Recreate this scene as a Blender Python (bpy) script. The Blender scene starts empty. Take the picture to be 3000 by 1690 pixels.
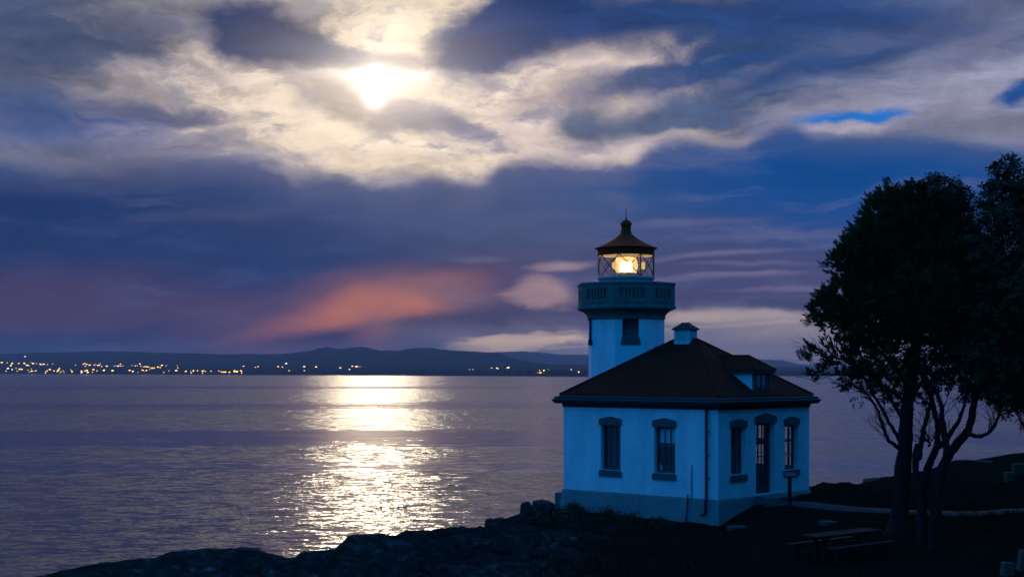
import bpy, bmesh, math, random
import numpy as np
from mathutils import Vector, Matrix
R = math.radians
C = bpy.context.scene.collection
scene = bpy.context.scene
rng = random.Random(7)
nrs = np.random.RandomState(11)

# ------------------------------------------------------------------ camera
FPX, HX, HY, CAMZ = 4300.0, 1500.0, 1084.0, 4.85     # focal length and principal ray measured on the photograph
cam_d = bpy.data.cameras.new('camera')
cam = bpy.data.objects.new('camera', cam_d); C.objects.link(cam)
cam.location = (0, 0, CAMZ); cam.rotation_euler = (R(90), 0, 0)
cam_d.sensor_width = 36.0; cam_d.lens = 36.0*FPX/3000.0
cam_d.shift_y = (HY-845.0)/3000.0
cam_d.clip_start = 0.1; cam_d.clip_end = 60000
scene.camera = cam
scene.view_settings.view_transform = 'Standard'
scene.view_settings.look = 'None'
scene.view_settings.exposure = 0.0
scene.view_settings.gamma = 1.0
scene.cycles.max_bounces = 8
scene.cycles.transparent_max_bounces = 16
scene.cycles.volume_bounces = 1
scene.cycles.sample_clamp_indirect = 6.0
scene.cycles.blur_glossy = 0.3

# ------------------------------------------------------------------ sun / moon
SUN_AZ, SUN_EL = R(-5.4), R(11.2)
sun_dir = Vector((math.sin(SUN_AZ)*math.cos(SUN_EL), math.cos(SUN_AZ)*math.cos(SUN_EL), math.sin(SUN_EL)))
sun_d = bpy.data.lights.new('sun', 'SUN'); sun_d.energy = SUN_E = 0.125; sun_d.angle = R(3.5); sun_d.color = (1.0, 0.82, 0.56)
sun = bpy.data.objects.new('sun', sun_d); C.objects.link(sun)
sun.rotation_euler = (-sun_dir).to_track_quat('-Z', 'Y').to_euler(); sun.location = (-30, 200, 60)

# ------------------------------------------------------------------ world: blue evening sky with broken moonlit cloud
def lin(r, g, b):
    f = lambda c: (c/255/12.92 if c/255 <= 0.04045 else ((c/255+0.055)/1.055)**2.4)
    return (f(r), f(g), f(b), 1.0)
world = bpy.data.worlds.new('World'); scene.world = world; world.use_nodes = True
nt = world.node_tree; nt.nodes.clear()
class G:
    """small helper that wires shader nodes"""
    def __init__(s, nt): s.nt = nt
    def node(s, t, **kw):
        n = s.nt.nodes.new(t)
        for k, v in kw.items(): setattr(n, k, v)
        return n
    def put(s, sock, v):
        if hasattr(v, 'is_output') or isinstance(v, bpy.types.NodeSocket): s.nt.links.new(v, sock)
        elif v is not None: sock.default_value = v
    def math(s, op, a, b=None, c=None, clamp=False):
        n = s.node('ShaderNodeMath', operation=op, use_clamp=clamp)
        s.put(n.inputs[0], a); s.put(n.inputs[1], b); s.put(n.inputs[2], c)
        return n.outputs[0]
    def vmath(s, op, a, b=None, scale=None):
        n = s.node('ShaderNodeVectorMath', operation=op)
        s.put(n.inputs[0], a); s.put(n.inputs[1], b)
        if scale is not None: s.put(n.inputs['Scale'], scale)
        return n.outputs['Value'] if op in ('LENGTH', 'DOT_PRODUCT', 'DISTANCE') else n.outputs[0]
    def comb(s, x, y, z):
        n = s.node('ShaderNodeCombineXYZ'); s.put(n.inputs[0], x); s.put(n.inputs[1], y); s.put(n.inputs[2], z); return n.outputs[0]
    def sep(s, v):
        n = s.node('ShaderNodeSeparateXYZ'); s.put(n.inputs[0], v); return n.outputs
    def mapping(s, v, loc=(0,0,0), rot=(0,0,0), scale=(1,1,1), typ='POINT'):
        n = s.node('ShaderNodeMapping', vector_type=typ); s.put(n.inputs[0], v)
        n.inputs['Location'].default_value = loc; n.inputs['Rotation'].default_value = rot; n.inputs['Scale'].default_value = scale
        return n.outputs[0]
    def noise(s, v, scale, detail=4, rough=0.55, dist=0.0, lac=2.0):
        n = s.node('ShaderNodeTexNoise'); s.put(n.inputs['Vector'], v)
        n.inputs['Scale'].default_value = scale; n.inputs['Detail'].default_value = detail
        n.inputs['Roughness'].default_value = rough; n.inputs['Distortion'].default_value = dist; n.inputs['Lacunarity'].default_value = lac
        return n.outputs['Fac'], n.outputs['Color']
    def rng(s, v, a, b, lo=0.0, hi=1.0, smooth=True):
        n = s.node('ShaderNodeMapRange', interpolation_type='SMOOTHSTEP' if smooth else 'LINEAR')
        s.put(n.inputs[0], v); s.put(n.inputs[1], a); s.put(n.inputs[2], b); s.put(n.inputs[3], lo); s.put(n.inputs[4], hi)
        return n.outputs[0]
    def mix(s, f, a, b, blend='MIX'):
        n = s.node('ShaderNodeMix', data_type='RGBA', blend_type=blend)
        s.put(n.inputs[0], f); s.put(n.inputs[6], a); s.put(n.inputs[7], b)
        return n.outputs[2]
    def ramp(s, f, pts, interp='EASE'):
        n = s.node('ShaderNodeValToRGB'); cr = n.color_ramp; cr.interpolation = interp
        cr.elements[0].position = pts[0][0]; cr.elements[0].color = pts[0][1]
        cr.elements[1].position = pts[-1][0]; cr.elements[1].color = pts[-1][1]
        for p, c in pts[1:-1]:
            e = cr.elements.new(p); e.color = c
        s.put(n.inputs[0], f); return n.outputs[0]
LAMP_K, HAZE = 5.0, 0.00008
g = G(nt)
def AE(X, Y):
    """azimuth and elevation in degrees of a direction measured on the photograph (2576 px wide copy)"""
    u = (X-1288.0)/3692.0; v = (930.8-Y)/3692.0
    return math.degrees(math.atan(u)), math.degrees(math.atan(v*math.cos(math.atan(u))))
K = 64.44                                                # pixels per degree
dirv = g.vmath('NORMALIZE', g.node('ShaderNodeTexCoord').outputs['Generated'])
dx, dy, dz = g.sep(dirv)[:3]
az = g.math('MULTIPLY', g.math('ARCTAN2', dx, dy), 57.29578)
el = g.math('MULTIPLY', g.math('ARCSINE', dz), 57.29578)
ae0 = g.comb(az, el, 0.0)
# turbulent warp, and two noises that break every cloud edge
_, w1 = g.noise(g.mapping(ae0, scale=(0.16, 0.30, 1)), 1.0, 3, 0.5)
_, w2 = g.noise(g.mapping(ae0, scale=(0.5, 0.9, 1)), 1.0, 4, 0.6)
warp = g.vmath('ADD', g.vmath('MULTIPLY', g.vmath('SUBTRACT', w1, (0.5,0.5,0.5)), (2.6, 1.5, 0)),
               g.vmath('MULTIPLY', g.vmath('SUBTRACT', w2, (0.5,0.5,0.5)), (1.4, 0.9, 0)))
ae = g.vmath('ADD', ae0, warp)
ae_s = g.vmath('ADD', ae0, g.vmath('SCALE', warp, scale=0.35))
billow, _ = g.noise(g.mapping(ae, rot=(0,0,R(-14)), scale=(0.40, 0.95, 1)), 1.0, 8, 0.62, 0.6)
streak, _ = g.noise(g.mapping(ae, rot=(0,0,R(-17)), scale=(0.18, 1.0, 1)), 1.0, 8, 0.6, 0.4)
fine, _ = g.noise(g.mapping(ae, rot=(0,0,R(18)), scale=(1.1, 2.3, 1)), 1.0, 7, 0.62, 0.8)
nb = g.math('SUBTRACT', billow, 0.5); ns = g.math('SUBTRACT', streak, 0.5); nf = g.math('SUBTRACT', fine, 0.5)

# clear air: the physical sky with the sun low, tinted to the blue hour
skyt = g.node('ShaderNodeTexSky', sky_type='NISHITA', sun_disc=False)
skyt.sun_elevation = SUN_EL; skyt.sun_rotation = SUN_AZ; skyt.ozone_density = 4.0; skyt.dust_density = 0.3; skyt.air_density = 1.0
clear = g.mix(1.0, g.vmath('SCALE', skyt.outputs[0], scale=0.05), (0.12, 0.75, 1.25, 1), 'MULTIPLY')
grad = g.ramp(g.math('DIVIDE', el, 90.0), [(0.0, lin(40,110,195)), (0.08, lin(14,118,212)), (0.3, lin(0,149,255)), (1.0, lin(0,143,255))])
clear = g.mix(0.9, clear, grad)
# cover beyond the picture: the same broken cloud carried on overhead, opening into clear blue away from the moon
plane = g.vmath('DIVIDE', dirv, g.comb(g.math('ADD', g.math('MAXIMUM', dz, 0.0), 0.12), g.math('ADD', g.math('MAXIMUM', dz, 0.0), 0.12), 1.0))
cov, _ = g.noise(g.mapping(plane, scale=(0.9, 1.3, 0)), 1.0, 5, 0.55, 0.3)
dsun = g.math('MULTIPLY', g.math('ARCCOSINE', g.vmath('DOT_PRODUCT', dirv, tuple(sun_dir))), 57.29578)
away = g.rng(dsun, 30, 100)
cmask = g.math('MULTIPLY', g.rng(g.math('SUBTRACT', cov, g.math('MULTIPLY_ADD', away, 0.30, -0.12)), 0.40, 0.60), 0.92)
cloudcol = g.mix(away, lin(150,146,150), lin(52,98,170))
col = g.mix(cmask, clear, cloudcol)

n_blob = 0
def blob(X, Y, rx, ry, rot, c, soft=0.5, amt=1.0, nz=0.5, noise=None, warped=True):
    """one cloud (or gap): an ellipse of the sky, its edge broken by noise"""
    global col, ae_w, ae_c, n_blob
    a, e = AE(X, Y)
    if n_blob % 8 == 0:      # ties the next clouds to those already laid, so the node stack stays small
        ae_w, ae_c = (g.vmath('ADD', q_, g.vmath('SCALE', col, scale=1e-7)) for q_ in (ae, ae_s))
    n_blob += 1
    v = g.mapping(ae_w if warped is True else ae_c, loc=(a, e, 0), rot=(0, 0, R(-rot)), scale=(rx/K, ry/K, 1), typ='TEXTURE')
    d = g.vmath('LENGTH', v)
    if nz: d = g.math('MULTIPLY_ADD', noise if noise is not None else nb, -2.0*nz, d)
    m = g.rng(d, 1.0+soft, 1.0-soft, 0.0, amt)
    col = g.mix(m, col, lin(*c))
def glow(X, Y, s, c, k, thin=False):
    """aureole of the moon: light added, falling off with angle"""
    global col
    a, e = AE(X, Y)
    d = g.vmath('LENGTH', g.mapping(ae_s if thin else ae0, loc=(a, e, 0), scale=(s[0]/K, s[1]/K, 1), typ='TEXTURE'))
    m = g.math('MULTIPLY', g.math('EXPONENT', g.math('MULTIPLY', g.math('MULTIPLY', d, d), -1.0)), k)
    col = g.mix(1.0, col, g.mix(m, (0,0,0,1), c), 'ADD') if k <= 1 else g.vmath('ADD', col, g.vmath('SCALE', c[:3], scale=m))
def detail(n, amt, mask=None):
    """light and dark billows within the cloud"""
    global col
    f = g.math('MULTIPLY_ADD', n, amt, 1.0)
    col = g.vmath('SCALE', col, scale=f)

# --- upper sky, back to front (pixel positions are of the 2576 px copy)
blob(1288, 100, 1700, 420, 0, (92,100,132), 0.5, 0.85, 0.2)
blob(250, 130, 600, 210, 0, (84,92,118), 0.6, 0.95, 0.5, ns)
blob(520, 60, 330, 36, -4, (104,106,130), 0.7, 0.6, 0.8, ns)
blob(60, 60, 200, 90, 0, (62,78,112), 0.8, 0.7, 0.5)
blob(280, 320, 330, 62, 0, (62,86,142), 0.7, 0.9, 0.5)
blob(2050, 120, 760, 190, -6, (46,76,124), 0.6, 0.92, 0.5, ns)
blob(2400, 100, 330, 110, -12, (128,130,156), 0.7, 0.7, 1.0, ns)
blob(1560, 120, 190, 26, -18, (104,110,140), 0.8, 0.7, 0.8, ns)
blob(2250, 268, 440, 60, -6, (146,144,166), 0.6, 0.9, 0.9, ns)
blob(2480, 190, 200, 40, -14, (150,152,176), 0.7, 0.8, 0.9, ns)
blob(1980, 190, 260, 26, -14, (134,136,160), 0.7, 0.75, 0.8, ns)
# moonlit break
blob(1090, 265, 640, 185, 0, (204,188,182), 0.4, 0.97, 0.6)
blob(560, 205, 310, 66, -6, (172,160,160), 0.6, 0.85, 0.7)
blob(470, 368, 290, 40, 3, (138,134,152), 0.7, 0.8, 0.8)
blob(110, 380, 130, 28, 6, (118,118,140), 0.7, 0.7, 0.8)
blob(1120, 290, 430, 150, 0, (226,206,190), 0.6, 0.9, 0.6)
blob(1420, 300, 290, 120, -10, (216,196,190), 0.45, 0.85, 0.8)
blob(900, 340, 360, 62, 14, (244,224,200), 0.6, 0.85, 0.7, nf)
blob(1010, 390, 260, 44, 8, (232,210,188), 0.6, 0.8, 0.8, nf)
blob(1000, -270, 800, 290, 0, (214,198,182), 0.6, 0.85, 0.5)
blob(1010, 60, 190, 110, -20, (230,212,186), 0.6, 0.9, 0.8, nf)
# bright ridges that run together below the moon
blob(640, 195, 150, 26, 22, (226,206,194), 0.6, 0.85, 0.5, nf, False)
blob(830, 300, 190, 27, 29, (248,230,206), 0.6, 0.9, 0.5, nf, False)
blob(1040, 376, 190, 28, 12, (246,226,202), 0.6, 0.9, 0.5, nf, False)
blob(1180, 215, 170, 40, -8, (246,228,208), 0.6, 0.85, 0.6, nf, False)
blob(1330, 330, 190, 40, -14, (232,212,202), 0.6, 0.85, 0.6, nf, False)
# thin air round the moon
blob(890, 262, 135, 50, 16, (150,140,142), 0.45, 0.95, 0.4, nf)
blob(1100, 300, 150, 42, 16, (142,136,150), 0.5, 0.95, 0.6, nf)
blob(1170, 318, 70, 26, 25, (118,120,150), 0.6, 0.8, 0.7, nf)
blob(455, 215, 40, 34, 30, (146,146,160), 0.7, 0.7, 0.4)
# dark cloud across the break
blob(690, 95, 180, 74, 14, (28,52,98), 0.4, 1.0, 0.5)
blob(840, 128, 170, 34, 10, (44,66,108), 0.6, 0.9, 0.7)
blob(1290, 80, 240, 92, -22, (20,54,108), 0.35, 1.0, 0.4)
blob(1560, 55, 320, 66, -8, (30,60,114), 0.6, 0.95, 0.6, ns)
blob(1980, 30, 420, 46, 4, (40,68,120), 0.6, 0.9, 0.6, ns)
blob(1700, 190, 330, 34, -10, (36,70,122), 0.6, 0.9, 0.7, ns)
blob(2060, 165, 300, 30, -14, (34,68,122), 0.7, 0.9, 0.7, ns)
blob(410, 278, 150, 26, 2, (82,90,124), 0.6, 0.85, 0.5)
blob(1480, 302, 58, 44, 0, (92,102,130), 0.6, 0.9, 0.4)
blob(1690, 290, 250, 44, -8, (72,92,128), 0.55, 0.92, 0.6, ns)
blob(1690, 345, 130, 20, -10, (196,180,180), 0.7, 0.7, 0.8)
blob(1800, 338, 110, 15, 6, (176,166,172), 0.7, 0.8, 0.8)
blob(2150, 298, 110, 17, -3, (26,116,204), 0.5, 0.97, 0.7)
blob(2120, 322, 80, 12, 0, (176,170,186), 0.6, 0.9, 0.5)
blob(2566, 215, 50, 26, -25, (8,76,148), 0.6, 0.95, 0.4)
detail(ns, 1.15); detail(nf, 0.5)
# lit and shaded billows inside the bright break
lum = g.vmath('DOT_PRODUCT', col, (0.3, 0.5, 0.2))
lit = g.math('MULTIPLY', g.rng(lum, 0.18, 0.45), g.rng(dsun, 15, 6))
bil2, _ = g.noise(g.mapping(ae_s, rot=(0,0,R(24)), scale=(0.42, 1.0, 1)), 1.0, 9, 0.60, 0.25)
col = g.mix(g.math('MULTIPLY', lit, g.rng(bil2, 0.50, 0.32, 0.0, 0.78)), col, lin(134,132,154))
col = g.mix(g.math('MULTIPLY', lit, g.rng(bil2, 0.50, 0.70, 0.0, 0.75)), col, lin(250,228,202))
# aureole
glow(955, 200, (330, 160), (1.0, 0.78, 0.54, 1), 0.30)
glow(950, 200, (120, 80), (1.0, 0.84, 0.62, 1), 0.46)
glow(960, 186, (170, 17), (1.0, 0.9, 0.74, 1), 0.5, True)
glow(944, 205, (46, 42), (1.0, 0.92, 0.78, 1), 0.7)
glow(942, 228, (22, 34), (1.0, 0.93, 0.80, 1), 2.2)
glow(985, 70, (110, 80), (1.0, 0.93, 0.80, 1), 0.16, True)
# --- the long dark deck below
edge_pts = [(-500,400),(0,396),(190,416),(400,398),(520,392),(700,408),(750,440),(860,432),(940,456),(1010,457),(1080,442),(1180,463),
            (1240,432),(1270,406),(1420,402),(1580,400),(1620,372),(1710,344),(1850,356),(1980,312),(2060,336),(2300,338),(2576,372),(3000,380)]
fc = g.node('ShaderNodeFloatCurve'); cu = fc.mapping.curves[0]
for i, (X, Y) in enumerate(edge_pts):
    a, e = AE(X, Y); px, py = (a+30)/60, e/15
    if i < 2: cu.points[i].location = (px, py)
    else: cu.points.new(px, py)
for p in cu.points: p.handle_type = 'AUTO'
fc.mapping.extend = 'HORIZONTAL'; fc.mapping.update()
awx, awy, _z = g.sep(g.vmath('ADD', ae0, g.vmath('SCALE', warp, scale=0.35)))[:3]
g.put(fc.inputs['Value'], g.math('DIVIDE', g.math('ADD', awx, 30.0), 60.0)); fc.inputs['Factor'].default_value = 1.0
h = g.math('SUBTRACT', g.math('MULTIPLY', fc.outputs[0], 15.0), awy)
h = g.math('MULTIPLY_ADD', nf, 0.6, h)
deckm = g.math('MULTIPLY', g.rng(h, -0.28, 0.5), g.rng(g.math('ABSOLUTE', az), 55, 24))
above = col
col = g.ramp(g.math('DIVIDE', el, 9.0), [(0.0, lin(52,52,92)), (0.12, lin(44,46,84)), (0.28, lin(66,66,98)), (0.5, lin(66,74,110)), (0.75, lin(66,82,126)), (1.0, lin(76,92,134))])
blob(150, 560, 560, 190, 0, (24,50,100), 0.95, 0.95, 0.15)
blob(560, 640, 420, 120, 0, (38,60,110), 0.95, 0.8, 0.15)
blob(1250, 500, 480, 110, 0, (84,96,132), 0.95, 0.7, 0.3)
blob(1900, 440, 520, 110, 4, (24,76,140), 0.95, 0.7, 0.4)
blob(2180, 440, 440, 130, 8, (0,72,142), 0.95, 0.97, 0.35)
blob(2080, 560, 380, 90, 0, (22,76,144), 0.95, 0.7, 0.4)
blob(1900, 690, 520, 100, 0, (78,78,118), 0.95, 0.75, 0.3)
blob(100, 760, 420, 70, 0, (78,60,92), 0.95, 0.85, 0.2)
blob(500, 790, 420, 46, 0, (76,62,94), 0.95, 0.8, 0.2)
blob(250, 892, 820, 54, 0, (30,40,84), 0.7, 0.97, 0.2)
blob(560, 545, 160, 20, -8, (74,80,116), 0.9, 0.5, 0.5)
blob(750, 876, 240, 11, 2, (76,78,114), 0.9, 0.7, 0.5)
# the deck's own streaks, and the paler fringe where light leaks over its upper edge
col = g.mix(g.rng(streak, 0.50, 0.72, 0.0, 0.55), col, g.mix(g.rng(az, -8, 10), lin(70,80,120), lin(98,102,136)))
col = g.mix(g.rng(h, 1.5, 0.0, 0.0, 0.6), col, g.mix(g.rng(dsun, 17, 8), lin(70,92,140), lin(108,108,138)))
# orange light under the deck
blob(880, 785, 380, 70, -12, (104,76,98), 0.98, 0.8, 0.15, None, False)
blob(1010, 750, 170, 54, 0, (144,98,102), 0.98, 0.85, 0.25, None, False)
blob(880, 792, 225, 36, -16, (186,108,92), 0.98, 0.82, 0.2, None, False)
blob(975, 775, 140, 42, -10, (214,128,88), 0.98, 0.85, 0.15, None, False)
blob(880, 838, 260, 20, -8, (50,46,78), 0.9, 0.95, 0.2, None, False)
blob(965, 835, 60, 80, 0, (150,100,102), 0.98, 0.7, 0.05, None, False)
blob(1150, 745, 150, 34, 8, (120,98,114), 0.95, 0.75, 0.4)
blob(1230, 812, 230, 44, -12, (72,66,94), 0.7, 0.9, 0.4)
blob(1180, 858, 130, 20, 0, (80,74,100), 0.8, 0.8, 0.3)
# pale gaps low on the right
blob(1360, 742, 84, 30, 0, (172,140,142), 0.5, 0.9, 0.6)
blob(1420, 670, 70, 11, -4, (160,138,144), 0.8, 0.9, 0.4, None, False)
blob(1215, 656, 60, 8, 0, (100,98,128), 0.8, 0.8, 0.3, None, False)
blob(1850, 858, 660, 66, 0, (140,130,146), 0.5, 0.97, 0.35, ns)
blob(1320, 858, 165, 24, -4, (232,200,172), 0.35, 0.97, 0.7, ns)
blob(1880, 795, 190, 15, 0, (182,164,160), 0.7, 0.85, 0.8, ns, False)
blob(1740, 800, 90, 12, 0, (190,170,160), 0.7, 0.8, 0.6, ns, False)
blob(1980, 840, 140, 20, 0, (166,152,156), 0.8, 0.8, 0.8, ns)
blob(1620, 905, 600, 24, 0, (142,132,148), 0.9, 0.8, 0.2)
blob(1800, 640, 170, 7, -3, (118,116,150), 0.8, 0.7, 0.5, ns, False)
blob(1860, 665, 140, 6, 0, (108,106,142), 0.8, 0.7, 0.5, ns, False)
for X_, Y_, rx_, ry_, c_ in ((1720,560,160,9,(92,96,134)),(1990,590,200,9,(84,94,136)),(1760,700,240,7,(104,98,134)),(1990,726,150,6,(112,102,134)),(1880,690,110,5,(122,112,142)),(1960,812,110,5,(188,170,164)),(1760,822,120,5,(176,158,156)),(1440,838,120,6,(150,130,140)),(1280,846,90,4,(214,184,164)),(1390,876,110,4,(196,170,160))):
    blob(X_, Y_, rx_, ry_, -2, c_, 0.8, 0.8, 0.5, ns, False)
detail(ns, 0.6); detail(nf, 0.14)
col = g.mix(deckm, above, col)
below = g.rng(el, -0.3, -3.0)
col = g.mix(below, col, lin(30,40,70))
bg = g.node('ShaderNodeBackground'); g.put(bg.inputs['Color'], col); bg.inputs['Strength'].default_value = 1.0
g.nt.links.new(bg.outputs[0], g.node('ShaderNodeOutputWorld').inputs['Surface'])
world.cycles.sampling_method = 'MANUAL'; world.cycles.sample_map_resolution = 1024


# ------------------------------------------------------------------ helpers
def tag(o, label=None, cat=None, group=None, kind=None):
    if label: o['label'] = label
    if cat: o['category'] = cat
    if group: o['group'] = group
    if kind: o['kind'] = kind
    return o
def empty(name, loc=(0,0,0), rz=0.0, parent=None):
    o = bpy.data.objects.new(name, None); C.objects.link(o); o.location = loc; o.rotation_euler = (0,0,rz)
    o.empty_display_size = 0.3
    if parent: o.parent = parent
    return o
def link(name, me, parent=None, loc=(0,0,0), rz=0.0):
    o = bpy.data.objects.new(name, me); C.objects.link(o); o.location = loc; o.rotation_euler = (0,0,rz)
    if parent: o.parent = parent
    return o
class MB:
    """collects faces and links them as one mesh"""
    def __init__(s): s.v = []; s.f = []
    def add(s, vs, fs):
        b = len(s.v); s.v += [tuple(p) for p in vs]; s.f += [tuple(b+i for i in f) for f in fs]; return s
    def box(s, x0, y0, z0, x1, y1, z1, bev=0.0):
        if bev <= 0:
            return s.add([(x0,y0,z0),(x1,y0,z0),(x1,y1,z0),(x0,y1,z0),(x0,y0,z1),(x1,y0,z1),(x1,y1,z1),(x0,y1,z1)],
                  [(3,2,1,0),(4,5,6,7),(0,1,5,4),(1,2,6,5),(2,3,7,6),(3,0,4,7)])
        c = bev
        rings = []
        for z, o in ((z0,c),(z0+c,0),(z1-c,0),(z1,c)):
            rings.append([(x0+c,y0+o,z),(x1-c,y0+o,z),(x1-o,y0+c,z),(x1-o,y1-c,z),(x1-c,y1-o,z),(x0+c,y1-o,z),(x0+o,y1-c,z),(x0+o,y0+c,z)])
        return s.rings(rings)
    def rings(s, rings, cap0=True, cap1=True):
        n = len(rings[0]); vs = [p for r in rings for p in r]; fs = []
        for i in range(len(rings)-1):
            for k in range(n):
                a, b = i*n+k, i*n+(k+1) % n
                fs.append((a, b, b+n, a+n))
        if cap0: fs.append(tuple(range(n-1, -1, -1)))
        if cap1: fs.append(tuple((len(rings)-1)*n+k for k in range(n)))
        return s.add(vs, fs)
    def rect(s, x0, y0, x1, y1, prof, cap0=True, cap1=True):
        """sweep a profile of (offset, z) round a rectangle"""
        return s.rings([[(x0-o,y0-o,z),(x1+o,y0-o,z),(x1+o,y1+o,z),(x0-o,y1+o,z)] for o, z in prof], cap0, cap1)
    def octo(s, cx, cy, prof, cap0=True, cap1=True):
        """sweep a profile of (apothem, z) round an octagon"""
        return s.rings([[(cx+a/math.cos(R(22.5))*math.cos(R(22.5+45*k)), cy+a/math.cos(R(22.5))*math.sin(R(22.5+45*k)), z) for k in range(8)] for a, z in prof], cap0, cap1)
    def lathe(s, cx, cy, prof, n=32, cap0=True, cap1=True):
        return s.rings([[(cx+r*math.cos(2*math.pi*k/n), cy+r*math.sin(2*math.pi*k/n), z) for k in range(n)] for r, z in prof], cap0, cap1)
    def tube(s, pts, rad, n=8, cap=True):
        pts = [Vector(p) for p in pts]; rs = rad if isinstance(rad, (list, tuple)) else [rad]*len(pts)
        rings = []; up = Vector((0.31, 0.17, 0.93))
        for i, p in enumerate(pts):
            t = (pts[min(i+1, len(pts)-1)]-pts[max(i-1, 0)])
            t = t.normalized() if t.length > 1e-9 else Vector((0,0,1))
            u = up-t*up.dot(t)
            u = u.normalized() if u.length > 1e-3 else t.orthogonal().normalized()
            w = t.cross(u); up = u
            rings.append([p+(u*math.cos(2*math.pi*k/n)+w*math.sin(2*math.pi*k/n))*rs[i] for k in range(n)])
        return s.rings(rings, cap, cap)
    def poly(s, pts2, y0, y1):
        """outline in x,z extruded along y"""
        n = len(pts2)
        return s.add([(x,y0,z) for x, z in pts2]+[(x,y1,z) for x, z in pts2],
              [tuple(range(n)), tuple(range(2*n-1, n-1, -1))]+[((k+1) % n, k, n+k, n+(k+1) % n) for k in range(n)])
    def mesh(s, name, mat, smooth=False):
        me = bpy.data.meshes.new(name); me.from_pydata([tuple(p) for p in s.v], [], s.f); me.update()
        bm = bmesh.new(); bm.from_mesh(me); bmesh.ops.recalc_face_normals(bm, faces=bm.faces); bm.to_mesh(me); bm.free()
        if mat: me.materials.append(mat)
        if smooth: me.polygons.foreach_set('use_smooth', [True]*len(me.polygons))
        return me
    def build(s, name, mat, parent=None, loc=(0,0,0), rz=0.0, smooth=False):
        return link(name, s.mesh(name, mat, smooth), parent, loc, rz)
def grid_mesh(name, P, mat, smooth=True):
    """P: rows x cols x 3 array"""
    r, c = P.shape[:2]; me = bpy.data.meshes.new(name)
    idx = np.arange(r*c).reshape(r, c)
    q = np.stack([idx[:-1,:-1], idx[:-1,1:], idx[1:,1:], idx[1:,:-1]], -1).reshape(-1, 4)
    return quads_mesh(name, P.reshape(-1, 3), q, mat, smooth)
def quads_mesh(name, V, Q, mat, smooth=False):
    me = bpy.data.meshes.new(name); n = len(Q); k = Q.shape[1]
    me.vertices.add(len(V)); me.vertices.foreach_set('co', np.asarray(V, np.float32).ravel())
    me.loops.add(n*k); me.loops.foreach_set('vertex_index', Q.astype(np.int32).ravel())
    me.polygons.add(n); me.polygons.foreach_set('loop_start', np.arange(0, n*k, k, dtype=np.int32))
    me.polygons.foreach_set('use_smooth', np.full(n, smooth))
    me.update(calc_edges=True); me.validate()
    if mat: me.materials.append(mat)
    return me
def pix(X, Y, depth):
    """a point of the place from its position on the photograph (3000 px wide) and its distance"""
    return Vector(((X-HX)/FPX*depth, depth, CAMZ+(HY-Y)/FPX*depth))
# smooth value noise for shaping terrain and rock
def vnoise(x, y, seed=0):
    x = np.asarray(x, float); y = np.asarray(y, float)
    xi = np.floor(x).astype(np.int64); yi = np.floor(y).astype(np.int64); xf = x-xi; yf = y-yi
    u = xf*xf*(3-2*xf); v = yf*yf*(3-2*yf)
    def h(a, b):
        n = (a*374761393+b*668265263+seed*1442695041) & 0x7fffffff
        n = ((n ^ (n >> 13))*1274126177) & 0x7fffffff
        return ((n ^ (n >> 16)) & 0xffff)/65535.0
    return (h(xi,yi)*(1-u)+h(xi+1,yi)*u)*(1-v)+(h(xi,yi+1)*(1-u)+h(xi+1,yi+1)*u)*v
def fbm(x, y, oct=5, seed=0, gain=0.5):
    s = 0; a = 1; t = 0
    for i in range(oct):
        s = s+a*(vnoise(np.asarray(x)*2**i, np.asarray(y)*2**i, seed+i*17)-0.5); t += a; a *= gain
    return s/t*2

# ------------------------------------------------------------------ materials
def mat(name, c, rough=0.7, var=0.25, vscale=3.0, bump=0.0, bscale=30.0, c2=None, spec=0.15, metal=0.0, stretch=(1,1,1)):
    """painted or raw surface: base colour broken by two noises, fine relief"""
    m = bpy.data.materials.new(name); m.use_nodes = True; n = m.node_tree; G_ = G(n)
    b = n.nodes['Principled BSDF']; b.inputs['Roughness'].default_value = rough; b.inputs['Specular IOR Level'].default_value = spec
    b.inputs['Metallic'].default_value = metal
    co = G_.mapping(G_.node('ShaderNodeTexCoord').outputs['Object'], scale=stretch)
    n1, _ = G_.noise(co, vscale, 5, 0.6); n2, _ = G_.noise(co, vscale*7, 3, 0.6)
    f = G_.math('ADD', G_.math('MULTIPLY', n1, 0.7), G_.math('MULTIPLY', n2, 0.3))
    lo = tuple(x*(1-var) for x in c)+(1,); hi = tuple(min(1, x*(1+var)) for x in (c2 or c))+(1,)
    G_.put(b.inputs['Base Color'], G_.ramp(f, [(0.3, lo), (0.7, hi)], 'LINEAR'))
    if bump:
        h, _ = G_.noise(co, bscale, 5, 0.65)
        bn = G_.node('ShaderNodeBump'); bn.inputs['Strength'].default_value = bump; bn.inputs['Distance'].default_value = 0.02
        G_.put(bn.inputs['Height'], h); G_.put(b.inputs['Normal'], bn.outputs[0])
    return m
M = {}
M['white'] = mat('white_paint', (0.75,0.75,0.74), 0.85, 0.20, 1.3, 0.6, 30, stretch=(1,1,0.3), spec=0.2)
M['trimwhite'] = mat('white_trim_paint', (0.62,0.62,0.60), 0.6, 0.10, 4)
M['plinth'] = mat('grey_plinth_paint', (0.24,0.235,0.22), 0.85, 0.22, 1.2, 0.3, 25)
M['trim'] = mat('grey_trim_paint', (0.105,0.105,0.105), 0.8, 0.15, 3, 0.2, 30)
M['cornice'] = mat('dark_cornice_paint', (0.04,0.045,0.045), 0.75, 0.18, 3)
M['gallery'] = mat('grey_green_concrete', (0.11,0.15,0.125), 0.85, 0.25, 1.6, 0.25, 25)
M['rust'] = mat('rust_red_metal', (0.50,0.040,0.010), 0.75, 0.25, 3, 0.15, 20, c2=(0.46,0.034,0.008), spec=0.08)
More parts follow.
